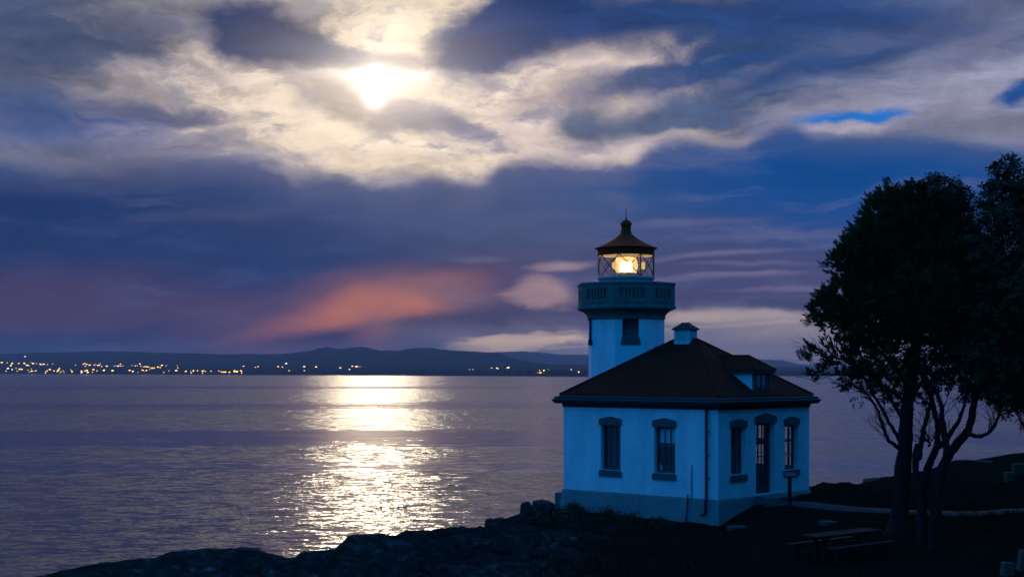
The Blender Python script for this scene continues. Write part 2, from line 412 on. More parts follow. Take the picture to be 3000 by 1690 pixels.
M['ironbar'] = mat('dark_bronze_bar', (0.09,0.06,0.035), 0.45, 0.2, 6, metal=0.4)
M['deck'] = mat('pale_lantern_metal', (0.45,0.42,0.38), 0.6, 0.15, 4)
M['sash'] = mat('dark_sash_paint', (0.07,0.075,0.08), 0.5, 0.15, 5)
M['door'] = mat('dark_door_paint', (0.04,0.04,0.05), 0.5, 0.2, 4)
M['pipe'] = mat('dark_iron_pipe', (0.03,0.025,0.035), 0.5, 0.2, 6)
M['blind'] = mat('pale_roller_blind', (0.72,0.72,0.70), 0.9, 0.08, 3)
M['room'] = mat('room_plaster', (0.25,0.24,0.22), 0.9, 0.1, 2)
M['timber'] = mat('weathered_timber', (0.02,0.018,0.016), 0.85, 0.4, 6, 0.4, 18, stretch=(1,6,6))
M['pale'] = mat('pale_stone', (0.07,0.078,0.06), 0.9, 0.25, 5, 0.4, 30)
M['path'] = mat('pale_gravel_path', (0.05,0.052,0.046), 0.95, 0.3, 2.5, 0.4, 40)
M['bark'] = mat('dark_bark', (0.017,0.014,0.012), 0.95, 0.45, 5, 0.8, 22, stretch=(1,1,0.3))
M['bark_red'] = mat('reddish_smooth_bark', (0.024,0.011,0.009), 0.8, 0.4, 4, 0.4, 16, stretch=(1,1,0.4))
M['needle'] = mat('dark_needles', (0.012,0.03,0.005), 0.8, 0.5, 0.6, c2=(0.034,0.058,0.012), spec=0.15)
M['leaf'] = mat('dark_leathery_leaves', (0.010,0.024,0.006), 0.6, 0.5, 0.9, c2=(0.022,0.042,0.010), spec=0.2)
M['bush'] = mat('dark_shrub_leaves', (0.014,0.024,0.012), 0.85, 0.5, 3, c2=(0.02,0.034,0.016))
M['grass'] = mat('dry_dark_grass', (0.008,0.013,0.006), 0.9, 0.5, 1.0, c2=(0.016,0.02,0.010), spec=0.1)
M['rock'] = mat('dark_shore_rock', (0.018,0.019,0.018), 0.85, 0.5, 1.4, 0.8, 9, c2=(0.036,0.038,0.036))
M['hill'] = mat('far_forest', (0.02,0.028,0.022), 1.0, 0.4, 0.004, c2=(0.03,0.036,0.028), spec=0.0)
M['concrete'] = mat('old_concrete', (0.13,0.13,0.12), 0.9, 0.2, 2, 0.4, 20)
# shingled roof: courses of dark reddish shingles, worn paler in places
def shingle_mat():
    m = bpy.data.materials.new('dark_red_shingles'); m.use_nodes = True; n = m.node_tree; q = G(n); b = n.nodes['Principled BSDF']
    co = q.node('ShaderNodeTexCoord').outputs['Object']; x, y, z = q.sep(co)[:3]
    c1 = q.math('FRACT', q.math('MULTIPLY', z, 9.0)); n1, _ = q.noise(co, 0.8, 5, 0.6); n2, _ = q.noise(co, 14, 3, 0.6)
    row = q.noise(q.comb(q.math('MULTIPLY', q.math('ADD', x, y), 2.2), 0.0, q.math('FLOOR', q.math('MULTIPLY', z, 9.0))), 3.0, 2, 0.5)[0]
    f = q.math('ADD', q.math('ADD', q.math('MULTIPLY', n1, 0.5), q.math('MULTIPLY', n2, 0.25)), q.math('ADD', q.math('MULTIPLY', row, 0.3), q.math('MULTIPLY', c1, -0.09)))
    q.put(b.inputs['Base Color'], q.ramp(f, [(0.3, (0.07,0.011,0.005,1)), (0.55, (0.135,0.017,0.008,1)), (0.75, (0.19,0.036,0.018,1))], 'LINEAR'))
    b.inputs['Roughness'].default_value = 0.85; b.inputs['Specular IOR Level'].default_value = 0.06
    bn = q.node('ShaderNodeBump'); bn.inputs['Strength'].default_value = 0.6; bn.inputs['Distance'].default_value = 0.03
    q.put(bn.inputs['Height'], q.math('ADD', c1, q.math('MULTIPLY', n2, 0.8))); q.put(b.inputs['Normal'], bn.outputs[0])
    return m
M['shingle'] = shingle_mat()
def glass_mat(name, tint, ior=1.5):
    m = bpy.data.materials.new(name); m.use_nodes = True; n = m.node_tree; n.nodes.clear(); q = G(n)
    t = q.node('ShaderNodeBsdfTransparent'); t.inputs[0].default_value = tint
    gl = q.node('ShaderNodeBsdfGlossy'); gl.inputs['Roughness'].default_value = 0.03; gl.inputs[0].default_value = (1,1,1,1)
    bf = q.node('ShaderNodeNewGeometry').outputs['Backfacing']; fr = q.node('ShaderNodeFresnel'); q.put(fr.inputs[0], q.math('MULTIPLY_ADD', bf, 1/ior-ior, ior))
    mx = q.node('ShaderNodeMixShader'); q.put(mx.inputs[0], fr.outputs[0]); q.put(mx.inputs[1], t.outputs[0]); q.put(mx.inputs[2], gl.outputs[0])
    q.put(q.node('ShaderNodeOutputMaterial').inputs[0], mx.outputs[0])
    return m
M['glass'] = glass_mat('window_glass', (0.97,0.98,0.98,1), 1.45)
M['lglass'] = glass_mat('lantern_glass', (0.96,0.94,0.90,1), 1.4)
def lens_mat():
    m = bpy.data.materials.new('ribbed_lens_glass'); m.use_nodes = True; n = m.node_tree; n.nodes.clear(); q = G(n)
    t = q.node('ShaderNodeBsdfTransparent'); t.inputs[0].default_value = (1.0,0.95,0.85,1)
    l = q.node('ShaderNodeBsdfTranslucent'); l.inputs[0].default_value = (0.95,0.80,0.55,1)
    mx = q.node('ShaderNodeMixShader'); mx.inputs[0].default_value = 0.3; q.put(mx.inputs[1], t.outputs[0]); q.put(mx.inputs[2], l.outputs[0])
    q.put(q.node('ShaderNodeOutputMaterial').inputs[0], mx.outputs[0]); return m
M['lens'] = lens_mat()
def emit_mat(name, c, k):
    m = bpy.data.materials.new(name); m.use_nodes = True; n = m.node_tree; n.nodes.clear(); q = G(n)
    e = q.node('ShaderNodeEmission'); e.inputs[0].default_value = c; e.inputs[1].default_value = k
    q.put(q.node('ShaderNodeOutputMaterial').inputs[0], e.outputs[0]); return m
M['lamp'] = emit_mat('lit_beacon', (1.0,0.74,0.40,1), 14.0)
M['panel_glow'] = emit_mat('amber_panel_glow', (1.0,0.62,0.22,1), 0.8)  # emission put on the added side panels, not a second lamp

# ------------------------------------------------------------------ sea
SEA = -7.8
def water_mat():
    m = bpy.data.materials.new('sea_water'); m.use_nodes = True; n = m.node_tree; q = G(n); b = n.nodes['Principled BSDF']
    b.inputs['Base Color'].default_value = (0.004, 0.010, 0.018, 1); b.inputs['Roughness'].default_value = 0.13; b.inputs['IOR'].default_value = 1.333
    pos = q.node('ShaderNodeNewGeometry').outputs['Position']; px, py, pz = q.sep(pos)[:3]
    _, a = q.noise(q.mapping(pos, rot=(0,0,R(20)), scale=(0.42,0.95,1)), 1.0, 3, 0.55, 0.4)
    _, c = q.noise(q.mapping(pos, rot=(0,0,R(-8)), scale=(0.10,0.17,1)), 1.0, 2, 0.5, 0.3)
    _, d = q.noise(q.mapping(pos, scale=(2.6,3.4,1)), 1.0, 2, 0.5)
    # calm slicks: long bands lying along the shore, where the ripples die down
    s1, _ = q.noise(q.mapping(pos, scale=(0.0026,0.013,1)), 1.0, 4, 0.6, 0.6)
    s2, _ = q.noise(q.mapping(pos, scale=(0.010,0.03,1)), 1.0, 5, 0.65, 0.5)
    s4, _ = q.noise(q.mapping(pos, scale=(0.0007,0.0052,1)), 1.0, 5, 0.62, 0.3)
    s3, _ = q.noise(q.mapping(pos, scale=(0.05,0.11,1)), 1.0, 4, 0.6, 0.4)
    jit = q.math('MULTIPLY', q.math('SUBTRACT', s2, 0.5), 62.0)
    yy = q.math('ADD', py, jit)
    band = q.math('MULTIPLY', q.math('MULTIPLY', q.rng(yy, 232, 252), q.rng(yy, 326, 296)), q.rng(s3, 0.70, 0.52, 0.62, 1.0))
    yy2 = q.math('MULTIPLY_ADD', jit, 3.0, py)
    band2 = q.math('MULTIPLY', q.rng(yy2, 960, 1020), q.rng(yy2, 1190, 1120))
    calm = q.math('MAXIMUM', q.math('MAXIMUM', q.math('MULTIPLY', band, 0.96), q.math('MULTIPLY', band2, 0.85)), q.math('MULTIPLY', q.math('MAXIMUM', q.rng(s1, 0.54, 0.64), q.math('MULTIPLY', q.rng(s4, 0.52, 0.60), q.rng(py, 280, 480))), 0.8))
    amp = q.math('SUBTRACT', 1.0, calm)
    half = (0.5,0.5,0.5)
    slope = q.vmath('ADD', q.vmath('SCALE', q.vmath('SUBTRACT', a, half), scale=q.math('MULTIPLY', amp, WAVE_A)),
                    q.vmath('ADD', q.vmath('SCALE', q.vmath('SUBTRACT', c, half), scale=q.math('MULTIPLY_ADD', calm, -WAVE_C*0.75, WAVE_C)), q.vmath('SCALE', q.vmath('SUBTRACT', d, half), scale=q.math('MULTIPLY', amp, WAVE_D))))
    sx, sy, _s = q.sep(slope)[:3]
    q.put(b.inputs['Normal'], q.vmath('NORMALIZE', q.comb(q.math('MULTIPLY', sx, 0.78), q.math('MULTIPLY', sy, 1.5), 1.0)))
    return m
WAVE_A, WAVE_C, WAVE_D = 0.86, 0.15, 0.42
ys = np.concatenate([np.linspace(-60, 400, 24), np.geomspace(450, 12000, 24)]); xs = np.concatenate([-np.geomspace(9000, 60, 20), [0], np.geomspace(60, 9000, 20)])
P = np.zeros((len(ys), len(xs), 3)); P[...,0] = xs[None,:]; P[...,1] = ys[:,None]; P[...,2] = SEA
tag(link('water', grid_mesh('water', P, water_mat(), False)), kind='structure')

# ------------------------------------------------------------------ far land across the strait
def interp(pts, X): return np.interp(X, [p[0] for p in pts], [p[1] for p in pts])
foot_pts = [(-1500,5200),(0,4900),(700,3900),(1700,2900),(2400,3300),(3000,3800),(4500,4200)]
ridge_pts = [(-1500,1040),(-300,1036),(0,1036),(230,1031),(300,1028),(370,1029),(450,1034),(560,1034),(650,1038),(720,1036),(815,1037),(880,1031),(905,1028),(932,1020),(955,1017),(982,1020.5),(1010,1022),(1037,1016),(1065,1014.7),(1095,1022),(1111,1026.4),(1173,1026.4),(1188,1022),(1215,1018),(1239,1018.6),(1262,1018),(1289,1024),(1336,1027.6),(1382,1030),(1456,1032.6),(1475,1039),(1510,1051),(1557,1060.6),(1615,1066.4),(1720,1068),(2000,1074),(2250,1073),(2280,1073.5),(2310,1075),(2326,1073.5),(2390,1077),(2600,1079),(3000,1072),(3500,1060),(4500,1050)]
mid_pts = [(-1500,1062),(0,1060),(330,1064),(720,1066),(1150,1074),(1240,1073.5),(1300,1076),(1700,1080),(2400,1085),(3000,1084),(4500,1080)]
XS = np.linspace(-1500, 4500, 2400)
yf = interp(foot_pts, XS)
def zat(Y, y): return CAMZ+(HY-Y)/FPX*y
def land_rows():
    rows = []
    n1 = fbm(XS/40.0, XS*0, 5, 3); n2 = fbm(XS/9.0, XS*0+5, 4, 9); n3 = fbm(XS/120.0, XS*0+9, 4, 31)
    for t, kind in ((-0.02,0),(0.0,0),(0.012,1),(0.1,2),(0.25,2),(0.5,2),(0.62,3),(0.8,3),(0.92,3),(1.0,3),(1.15,4),(1.6,5)):
        y = yf+t*3000+(n3*160 if kind in (2,3) else 0)
        ym = yf+1500; zm = zat(interp(mid_pts, XS)+n2*1.3, ym); zr = zat(interp(ridge_pts, XS)+n2*0.8+n1*0.9, yf+3000)
        if kind == 0: z = np.full_like(XS, SEA-1.0) if t < 0 else np.full_like(XS, SEA-0.2)
        elif kind == 1: z = SEA+4+n2*5+3
        elif kind == 2: s = (t-0.012)/0.488; z = (SEA+7)*(1-s)+zm*s+n2*4*(1-s)
        elif kind == 3: s = (t-0.5)/0.5; s = s*s*(3-2*s); z = zm*(1-s)+zr*s
        elif kind == 4: z = zr-25
        else: z = np.full_like(XS, SEA-1.0)
        rows.append(np.stack([(XS-HX)/FPX*y, y, z], -1))
    return np.stack(rows, 0)
LAND = land_rows()
tag(link('hills', grid_mesh('hills', LAND, M['hill'])), kind='structure')
far_pts = [(-1500,1070),(800,1080),(1300,1060),(1452,1031),(1526,1028.6),(1576,1031.3),(1627,1037),(1677,1039),(1720,1038),(1900,1046),(2100,1054),(2220,1052),(2290,1055),(2330,1065),(2420,1073),(3000,1079),(4500,1080)]
def far_rows():
    n2 = fbm(XS/14.0, XS*0+2, 4, 77); rows = []
    for t, k in ((0.0,0),(0.5,1),(1.0,2),(1.2,3)):
        y = np.full_like(XS, 8600+t*2000); zr = zat(interp(far_pts, XS)+n2*0.8, 10600)
        z = {0: np.full_like(XS, SEA-1), 1: zr*0.5, 2: zr, 3: np.full_like(XS, SEA-1)}[k]
        rows.append(np.stack([(XS-HX)/FPX*y, y, z], -1))
    return np.stack(rows, 0)
tag(link('mountains', grid_mesh('mountains', far_rows(), M['hill'])), kind='structure')

# ------------------------------------------------------------------ near ground: rocky point with the lawn round the building
sil = [(-700,1800,36),(-200,1720,38),(61,1688,40),(110,1690,40.5),(146,1679,41),(212,1663,42),(252,1655,42.5),(313,1648,43),(399,1636,43.5),(455,1633,44),(495,1617,44.5),(581,1606,45),(677,1605,45),(747,1609,45.3),(798,1620,45.6),(838,1632,46),(864,1632,46.2),(881,1619,46.5),(929,1611,47.2),(980,1608,48),(1010,1580,49),(1045,1565,49.5),(1111,1564,50),(1157,1568,51),(1187,1553,51.5),(1283,1551,53),(1321,1543,54),(1419,1544,56),(1424.5,1522,56.5),(1484,1517,58),(1517,1505,59),(1560,1497,60),(1626,1480,62.5),(1720,1470,69),(2000,1455,70),(2280,1440,69),(2371,1424,66),(2414,1415.5,66),(2490,1419,66),(2528,1415.5,66.5),(2585,1400,67),(2623,1391.5,67),(2718,1376,67.5),(2756,1361.5,68),(2794,1350,68),(2851,1347.5,68.5),(2894,1340.5,69),(2966,1328.5,69.5),(2999,1325,70),(3300,1300,74),(3800,1280,80)]
SU, SX, SY, SZ = [], [], [], []
for X, Y, d in sil:
    p = pix(X, Y, d); SU.append(p.x/(p.y+30)); SX.append(p.x); SY.append(p.y); SZ.append(p.z)
o_ = np.argsort(SU); SU = np.array(SU)[o_]; SY = np.array(SY)[o_]; SZ = np.array(SZ)[o_]
ctrl = np.array([(7.4,54.0,-.95),(7.9,54.6,-.93),(1.7,59.3,-.83),(4.7,56.8,-.92),(9.3,55.4,-.42),(10.1,56.0,-.13),(12.1,58.6,-.08),(13.2,60.8,-.06),(7,60,-.5),(5,63,-.6),(9,63,-.3),
    (10.42,54.6,-.15),(13,52,-.17),(14.2,51,-.2),(18.1,52,-.12),(24,53,0.1),(12.8,48.5,-.53),(13.3,47.5,-.85),(13.5,47,-.93),(9,45,-1.1),(12,45.5,-1.08),(8.7,51.5,-.8),
    (0,43,-1.25),(5,43,-1.2),(5,50,-1.1),(-1,52,-.95),(-5,42,-1.5),(-10,40,-1.9),(-14,36,-1.9),(15,43,-1.0),(19.6,58,.45),(20.6,59,.72),(26,60,1.2),(14.3,42,-1.0),
    (0,0,3.2),(0,10,1.9),(0,25,-.1),(10,10,2.0),(-8,10,1.3),(12,25,-.1),(-12,25,-1.1),(20,35,-.3),(25,46,0.0),(16,62,-.05),(-6,0,2.7),(9,0,3.2)])
cx_, cz_ = ctrl[:,:2], ctrl[:,2]
def _k(d): return d
A_ = _k(np.linalg.norm(cx_[:,None]-cx_[None], axis=-1)); n_ = len(ctrl)
T_ = np.zeros((n_+3, n_+3)); T_[:n_,:n_] = A_; T_[:n_,n_] = 1; T_[:n_,n_+1:] = cx_; T_[n_,:n_] = 1; T_[n_+1:,:n_] = cx_.T
W_ = np.linalg.solve(T_, np.concatenate([cz_, np.zeros(3)]))
def base_z(x, y):
    x = np.asarray(x, float); y = np.asarray(y, float); s = W_[n_]+W_[n_+1]*x+W_[n_+2]*y
    for i in range(n_): s = s+W_[i]*np.hypot(x-cx_[i,0], y-cx_[i,1])
    return np.clip(s, -3.0, 3.6)
def sstep(a, b, x):
    t = np.clip((x-a)/(b-a), 0, 1); return t*t*(3-2*t)
def rocky(x, y):
    """how rocky the ground is: the seaward left side and the rim, not the lawn"""
    return np.clip(1-sstep(-1.0, 5.0, x-0.15*(y-50)), 0, 1)
def ground_z(x, y, detail=True):
    x = np.asarray(x, float); y = np.asarray(y, float); u = x/(y+30)
    ye = np.interp(u, SU, SY); ze = np.interp(u, SU, SZ); d = ye-y
    near_house = sstep(1.6, 0.2, np.hypot(np.maximum(np.abs((x-7.1)*.676+(y-60)*.737)-3.3, 0), np.maximum(np.abs((x-7.1)*-.737+(y-60)*.676)-3.9, 0)))
    w = sstep(5.0, 0.4, d)*(1-near_house)
    z = base_z(x, y)*(1-w)+ze*w
    if detail:
        rk = np.maximum(rocky(x, y), sstep(5, 1, d)*0.8)*(1-near_house)
        crag = np.abs(fbm(x*0.55+3, y*0.55, 4, 5))*-0.9+0.25
        step = fbm(x*1.7, y*1.7, 4, 8)*0.22
        fade = sstep(0.0, 2.2, d)
        z = z+rk*(crag*0.9+step)*fade+rk*fbm(x*3.1, y*3.1, 3, 41)*0.07*(0.4+0.6*fade)+(1-rk)*fbm(x*0.8, y*0.8, 4, 12)*0.05*sstep(0, 3, d)
        z = z-0.05*near_house
    return z
def terrain():
    nu, ny, nc = 1250, 210, 26
    U = np.concatenate([np.linspace(-0.36, 0.40, 1050), np.linspace(0.402, 0.95, 200)]); ye = np.interp(U, SU, SY); ze = np.interp(U, SU, SZ)
    rows = []
    for t in np.linspace(0, 1, ny)**0.62:
        y = -8+t*(ye+8); x = U*(y+30); rows.append(np.stack([x, y, ground_z(x, y)], -1))
    for k in range(1, nc+1):                                   # the cliff falling to the sea
        s = k/nc; y = ye+s*9.0+fbm(U*160, U*0+s*4, 3, 21)*0.5*min(1, s*3); x = U*(y+30)
        z = ze+(SEA-1.2-ze)*(s**1.3)+fbm(U*210, U*0+s*7, 4, 55)*0.8*min(1, s*2.5)*(1-s*0.5)-0.1
        rows.append(np.stack([x, y, z], -1))
    return np.stack(rows, 0)
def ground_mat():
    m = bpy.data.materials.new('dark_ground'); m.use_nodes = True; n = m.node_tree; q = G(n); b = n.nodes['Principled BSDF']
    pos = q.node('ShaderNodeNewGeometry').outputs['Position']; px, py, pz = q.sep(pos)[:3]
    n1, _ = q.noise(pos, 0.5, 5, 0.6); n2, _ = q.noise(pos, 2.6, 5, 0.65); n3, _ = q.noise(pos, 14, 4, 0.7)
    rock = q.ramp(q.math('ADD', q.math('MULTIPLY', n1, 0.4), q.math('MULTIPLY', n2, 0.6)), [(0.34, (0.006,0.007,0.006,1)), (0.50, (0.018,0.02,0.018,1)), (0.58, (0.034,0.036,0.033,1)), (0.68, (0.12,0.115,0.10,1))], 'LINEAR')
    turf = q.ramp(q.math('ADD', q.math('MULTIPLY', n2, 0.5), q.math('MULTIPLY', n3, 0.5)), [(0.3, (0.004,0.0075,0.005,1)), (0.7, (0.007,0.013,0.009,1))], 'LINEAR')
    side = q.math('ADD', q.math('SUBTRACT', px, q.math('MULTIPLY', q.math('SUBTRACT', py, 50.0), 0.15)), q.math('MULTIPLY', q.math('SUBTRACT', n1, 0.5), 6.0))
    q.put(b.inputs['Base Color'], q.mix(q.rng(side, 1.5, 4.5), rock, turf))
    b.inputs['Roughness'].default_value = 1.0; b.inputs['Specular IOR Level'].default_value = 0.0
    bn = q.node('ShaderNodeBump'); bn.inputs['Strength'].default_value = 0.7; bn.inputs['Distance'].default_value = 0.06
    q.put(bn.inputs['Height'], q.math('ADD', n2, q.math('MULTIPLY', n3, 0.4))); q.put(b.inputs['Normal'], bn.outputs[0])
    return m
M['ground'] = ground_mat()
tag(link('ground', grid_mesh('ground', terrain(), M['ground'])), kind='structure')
bx_, by_ = np.meshgrid(np.linspace(-14, 80, 60), np.linspace(-62, -7.6, 40)); bz_ = 2.9+fbm(bx_*0.12, by_*0.12, 4, 90)*0.8-0.5*sstep(-12, -7.6, by_)
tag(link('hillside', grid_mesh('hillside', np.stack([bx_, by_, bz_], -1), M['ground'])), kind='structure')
def gz(x, y): return float(ground_z(np.array([x]), np.array([y]))[0])
# footpath from the door along the front and off to the right
def strip(name, pts, width, m, lift=0.02, n=60):
    pts = np.array(pts); t = np.linspace(0, len(pts)-1, n); x = np.interp(t, range(len(pts)), pts[:,0]); y = np.interp(t, range(len(pts)), pts[:,1])
    k = np.ones(7)/7; xs_ = np.convolve(np.pad(x, 3, 'edge'), k, 'valid'); ys_ = np.convolve(np.pad(y, 3, 'edge'), k, 'valid')
    tx = np.gradient(xs_); ty = np.gradient(ys_); l = np.hypot(tx, ty); nx, ny = -ty/l, tx/l
    rows = []
    for s in (-1, -0.6, 0, 0.6, 1):
        w = width/2*s*(1+0.14*fbm(t*2, t*0+s*3, 3, 61)); X = xs_+nx*w; Y = ys_+ny*w
        rows.append(np.stack([X, Y, ground_z(X, Y)+lift-(0.05 if abs(s) == 1 else 0)], -1))
    return tag(link(name, grid_mesh(name, np.stack(rows, 0), m)), kind='structure')
strip('path', [(9.75,56.0),(10.6,54.9),(11.6,53.6),(13.0,52.3),(14.4,51.4),(16.2,51.5),(18.4,52.0),(22,52.8)], 0.75, M['path'], 0.05)

# ------------------------------------------------------------------ the lighthouse: fog signal building and octagonal tower (one thing)
HW, HL = 6.47, 7.62                                     # right front, left front
ANG = math.atan2(0.737, 0.676)
LH = tag(empty('lighthouse', (7.73, 55.0, 0), ANG), 'white lighthouse with lit lantern, octagonal tower and low hipped building on a grey plinth', 'lighthouse')
def openwall(mb, width, z0, z1, holes, thick=0.32):
    """wall in local x (along) and z, outer face at y=0, with reveals round its openings"""
    xs = sorted({0.0, width}|{h[0] for h in holes}|{h[1] for h in holes}); zs = sorted({z0, z1}|{h[2] for h in holes}|{h[3] for h in holes})
    inh = lambda x, z: any(h[0] < x < h[1] and h[2] < z < h[3] for h in holes)
    for y, fl in ((0.0, 0), (thick, 1)):
        for i in range(len(xs)-1):
            for k in range(len(zs)-1):
                if inh((xs[i]+xs[i+1])/2, (zs[k]+zs[k+1])/2): continue
                mb.add([(xs[i],y,zs[k]),(xs[i+1],y,zs[k]),(xs[i+1],y,zs[k+1]),(xs[i],y,zs[k+1])], [(0,1,2,3) if not fl else (3,2,1,0)])
    for a, b, c, d in holes:
        mb.add([(a,0,c),(a,thick,c),(a,thick,d),(a,0,d)], [(0,1,2,3)]); mb.add([(b,0,c),(b,thick,c),(b,thick,d),(b,0,d)], [(3,2,1,0)])
        mb.add([(a,0,d),(a,thick,d),(b,thick,d),(b,0,d)], [(0,1,2,3)]); mb.add([(a,0,c),(a,thick,c),(b,thick,c),(b,0,c)], [(3,2,1,0)])
    mb.add([(0,0,z1),(width,0,z1),(width,thick,z1),(0,thick,z1)], [(0,1,2,3)])
WW, WB, WT = 1.0, 0.87, 2.66
def hole(c, w=WW, b=WB, t=WT): return (c-w/2, c+w/2, b, t)
# local frames of the four walls: (origin, rotation, width, openings)
left_holes = [HL-5.16, HL-2.49]; right_holes = [1.33, 5.12]
walls = [((0, HL, 0), R(-90), HL, [hole(c) for c in left_holes]),
         ((0, 0, 0), 0.0, HW, [hole(c) for c in right_holes]+[(3.22-0.67, 3.22+0.67, 0.02, 2.80)]),
         ((HW, 0, 0), R(90), HL, [hole(0.95), hole(2.45), hole(5.6)]),
         ((HW, HL, 0), R(180), HW, [])]
for (o, rz, w, hs) in walls:
    mb = MB(); openwall(mb, w, 0.0, 3.44, hs); mb.build('wall', M['white'], LH, o, rz)
MB().box(0.33, 0.33, -0.06, HW-0.33, HL-0.33, -0.01).build('floor', M['room'], LH)
MB().box(0.33, 0.33, 3.30, HW-0.33, HL-0.33, 3.38).build('ceiling', M['room'], LH)
# battered plinth, and the low concrete ledge at the seaward end
MB().rect(0, 0, HW, HL, [(0.15,-1.5),(0.12,-0.8),(0.05,-0.06),(0.02,0.0)]).build('plinth', M['plinth'], LH)
MB().box(0.1, HL+0.04, -1.4, HW, HL+0.58, -0.19, 0.02).build('ledge', M['concrete'], LH)
MB().box(2.35, -0.95, -0.6, 4.1, -0.03, -0.02, 0.02).build('doorstep', M['concrete'], LH)
# sash windows
mesh_cache = {}
def sash_frame(w, h, rec, cols=3, rails=(0.635, 0.31), fw=0.075, bar=0.028):
    """frame in local coordinates: x along the wall, y inwards, z up from the sill top"""
    mb = MB(); y0, y1 = rec, rec+0.09
    mb.box(-w/2, y0, 0, -w/2+fw, y1, h); mb.box(w/2-fw, y0, 0, w/2, y1, h)
    mb.box(-w/2+fw, y0, h-fw, w/2-fw, y1, h); mb.box(-w/2+fw, y0, 0, w/2-fw, y1, 0.10)
    z1 = 0.10; panes = []
    bounds = [0.10]+sorted(r*h for r in rails)+[h-fw]
    for i, r in enumerate(sorted(rails)):
        th = 0.05 if i == len(rails)-1 else bar
        mb.box(-w/2+fw, y0+0.02, r*h-th/2, w/2-fw, y1-0.01, r*h+th/2)
    inner = w-2*fw
    for c in range(1, cols):
        x = -w/2+fw+inner*c/cols
        for k in range(len(bounds)-1): mb.box(x-bar/2, y0+0.025, bounds[k]+0.025, x+bar/2, y1-0.015, bounds[k+1]-0.025)
    for k in range(len(bounds)-1):
        for c in range(cols):
            panes.append((-w/2+fw+inner*c/cols+bar/2, -w/2+fw+inner*(c+1)/cols-bar/2, bounds[k]+0.025, bounds[k+1]-0.025))
    return mb, panes
def pane_mesh(w, h):
    key = (round(w, 3), round(h, 3))
    if key not in mesh_cache: mesh_cache[key] = MB().box(-w/2, -0.003, -h/2, w/2, 0.003, h/2).mesh('pane', M['glass'])
    return mesh_cache[key]
def lintel_mesh(w, h0=0.24, h1=0.335, side=0.06):
    k = ('lintel', w)
    if k not in mesh_cache: mesh_cache[k] = MB().poly([(-w/2-side,0),(w/2+side,0),(w/2+side,h0),(0.10,h1),(-0.10,h1),(-w/2-side,h0)], -0.055, 0.003).mesh('lintel', M['trim'])
    return mesh_cache[k]
def sill_mesh(w, h=0.245):
    k = ('sill', w)
    if k not in mesh_cache: mesh_cache[k] = MB().poly([(-w/2-0.06,-h),(w/2+0.06,-h),(w/2+0.06,-0.06),(w/2+0.003,0.0),(-w/2-0.003,0.0),(-w/2-0.06,-0.06)], -0.07, 0.003).mesh('sill', M['trim'])
    return mesh_cache[k]
def window(o, rz, cx, w=WW, b=WB, t=WT, rec=0.17, blind=None, lintel=True, sill=True, curtain=False):
    f, panes = sash_frame(w-0.004, t-b-0.004, rec)
    loc = Vector(o)+Matrix.Rotation(rz, 3, 'Z') @ Vector((cx, 0, b+0.002))
    win = f.build('window', M['sash'], LH, loc, rz)
    for (x0, x1, z0, z1) in panes:
        link('pane', pane_mesh(x1-x0, z1-z0), win, ((x0+x1)/2, rec+0.05, (z0+z1)/2))
    if lintel: link('lintel', lintel_mesh(w), win, (0, 0, t-b+0.002))
    if sill: link('sill', sill_mesh(w), win, (0, 0, -0.004))
    if blind: MB().box(-w/2+0.08, rec+0.10, blind, w/2-0.08, rec+0.107, t-b-0.02).build('blind', M['blind'], win)
    if curtain:
        for s in (-1, 1):
            MB().poly([(s*(w/2-0.03),0.04),(s*(w/2-0.20),0.04),(s*(w/2-0.12),0.30),(s*(w/2-0.03),0.46)], rec+0.12, rec+0.13).build('curtain', M['blind'], win)
    return win
o, rz, w_, hs = walls[0]
window(o, rz, left_holes[0]); window(o, rz, left_holes[1], blind=1.07, curtain=True)
o, rz, w_, hs = walls[1]
window(o, rz, right_holes[0], rec=0.2); window(o, rz, right_holes[1], rec=0.2)
o, rz, w_, hs = walls[2]
window(o, rz, 0.95); window(o, rz, 2.45); window(o, rz, 5.6)
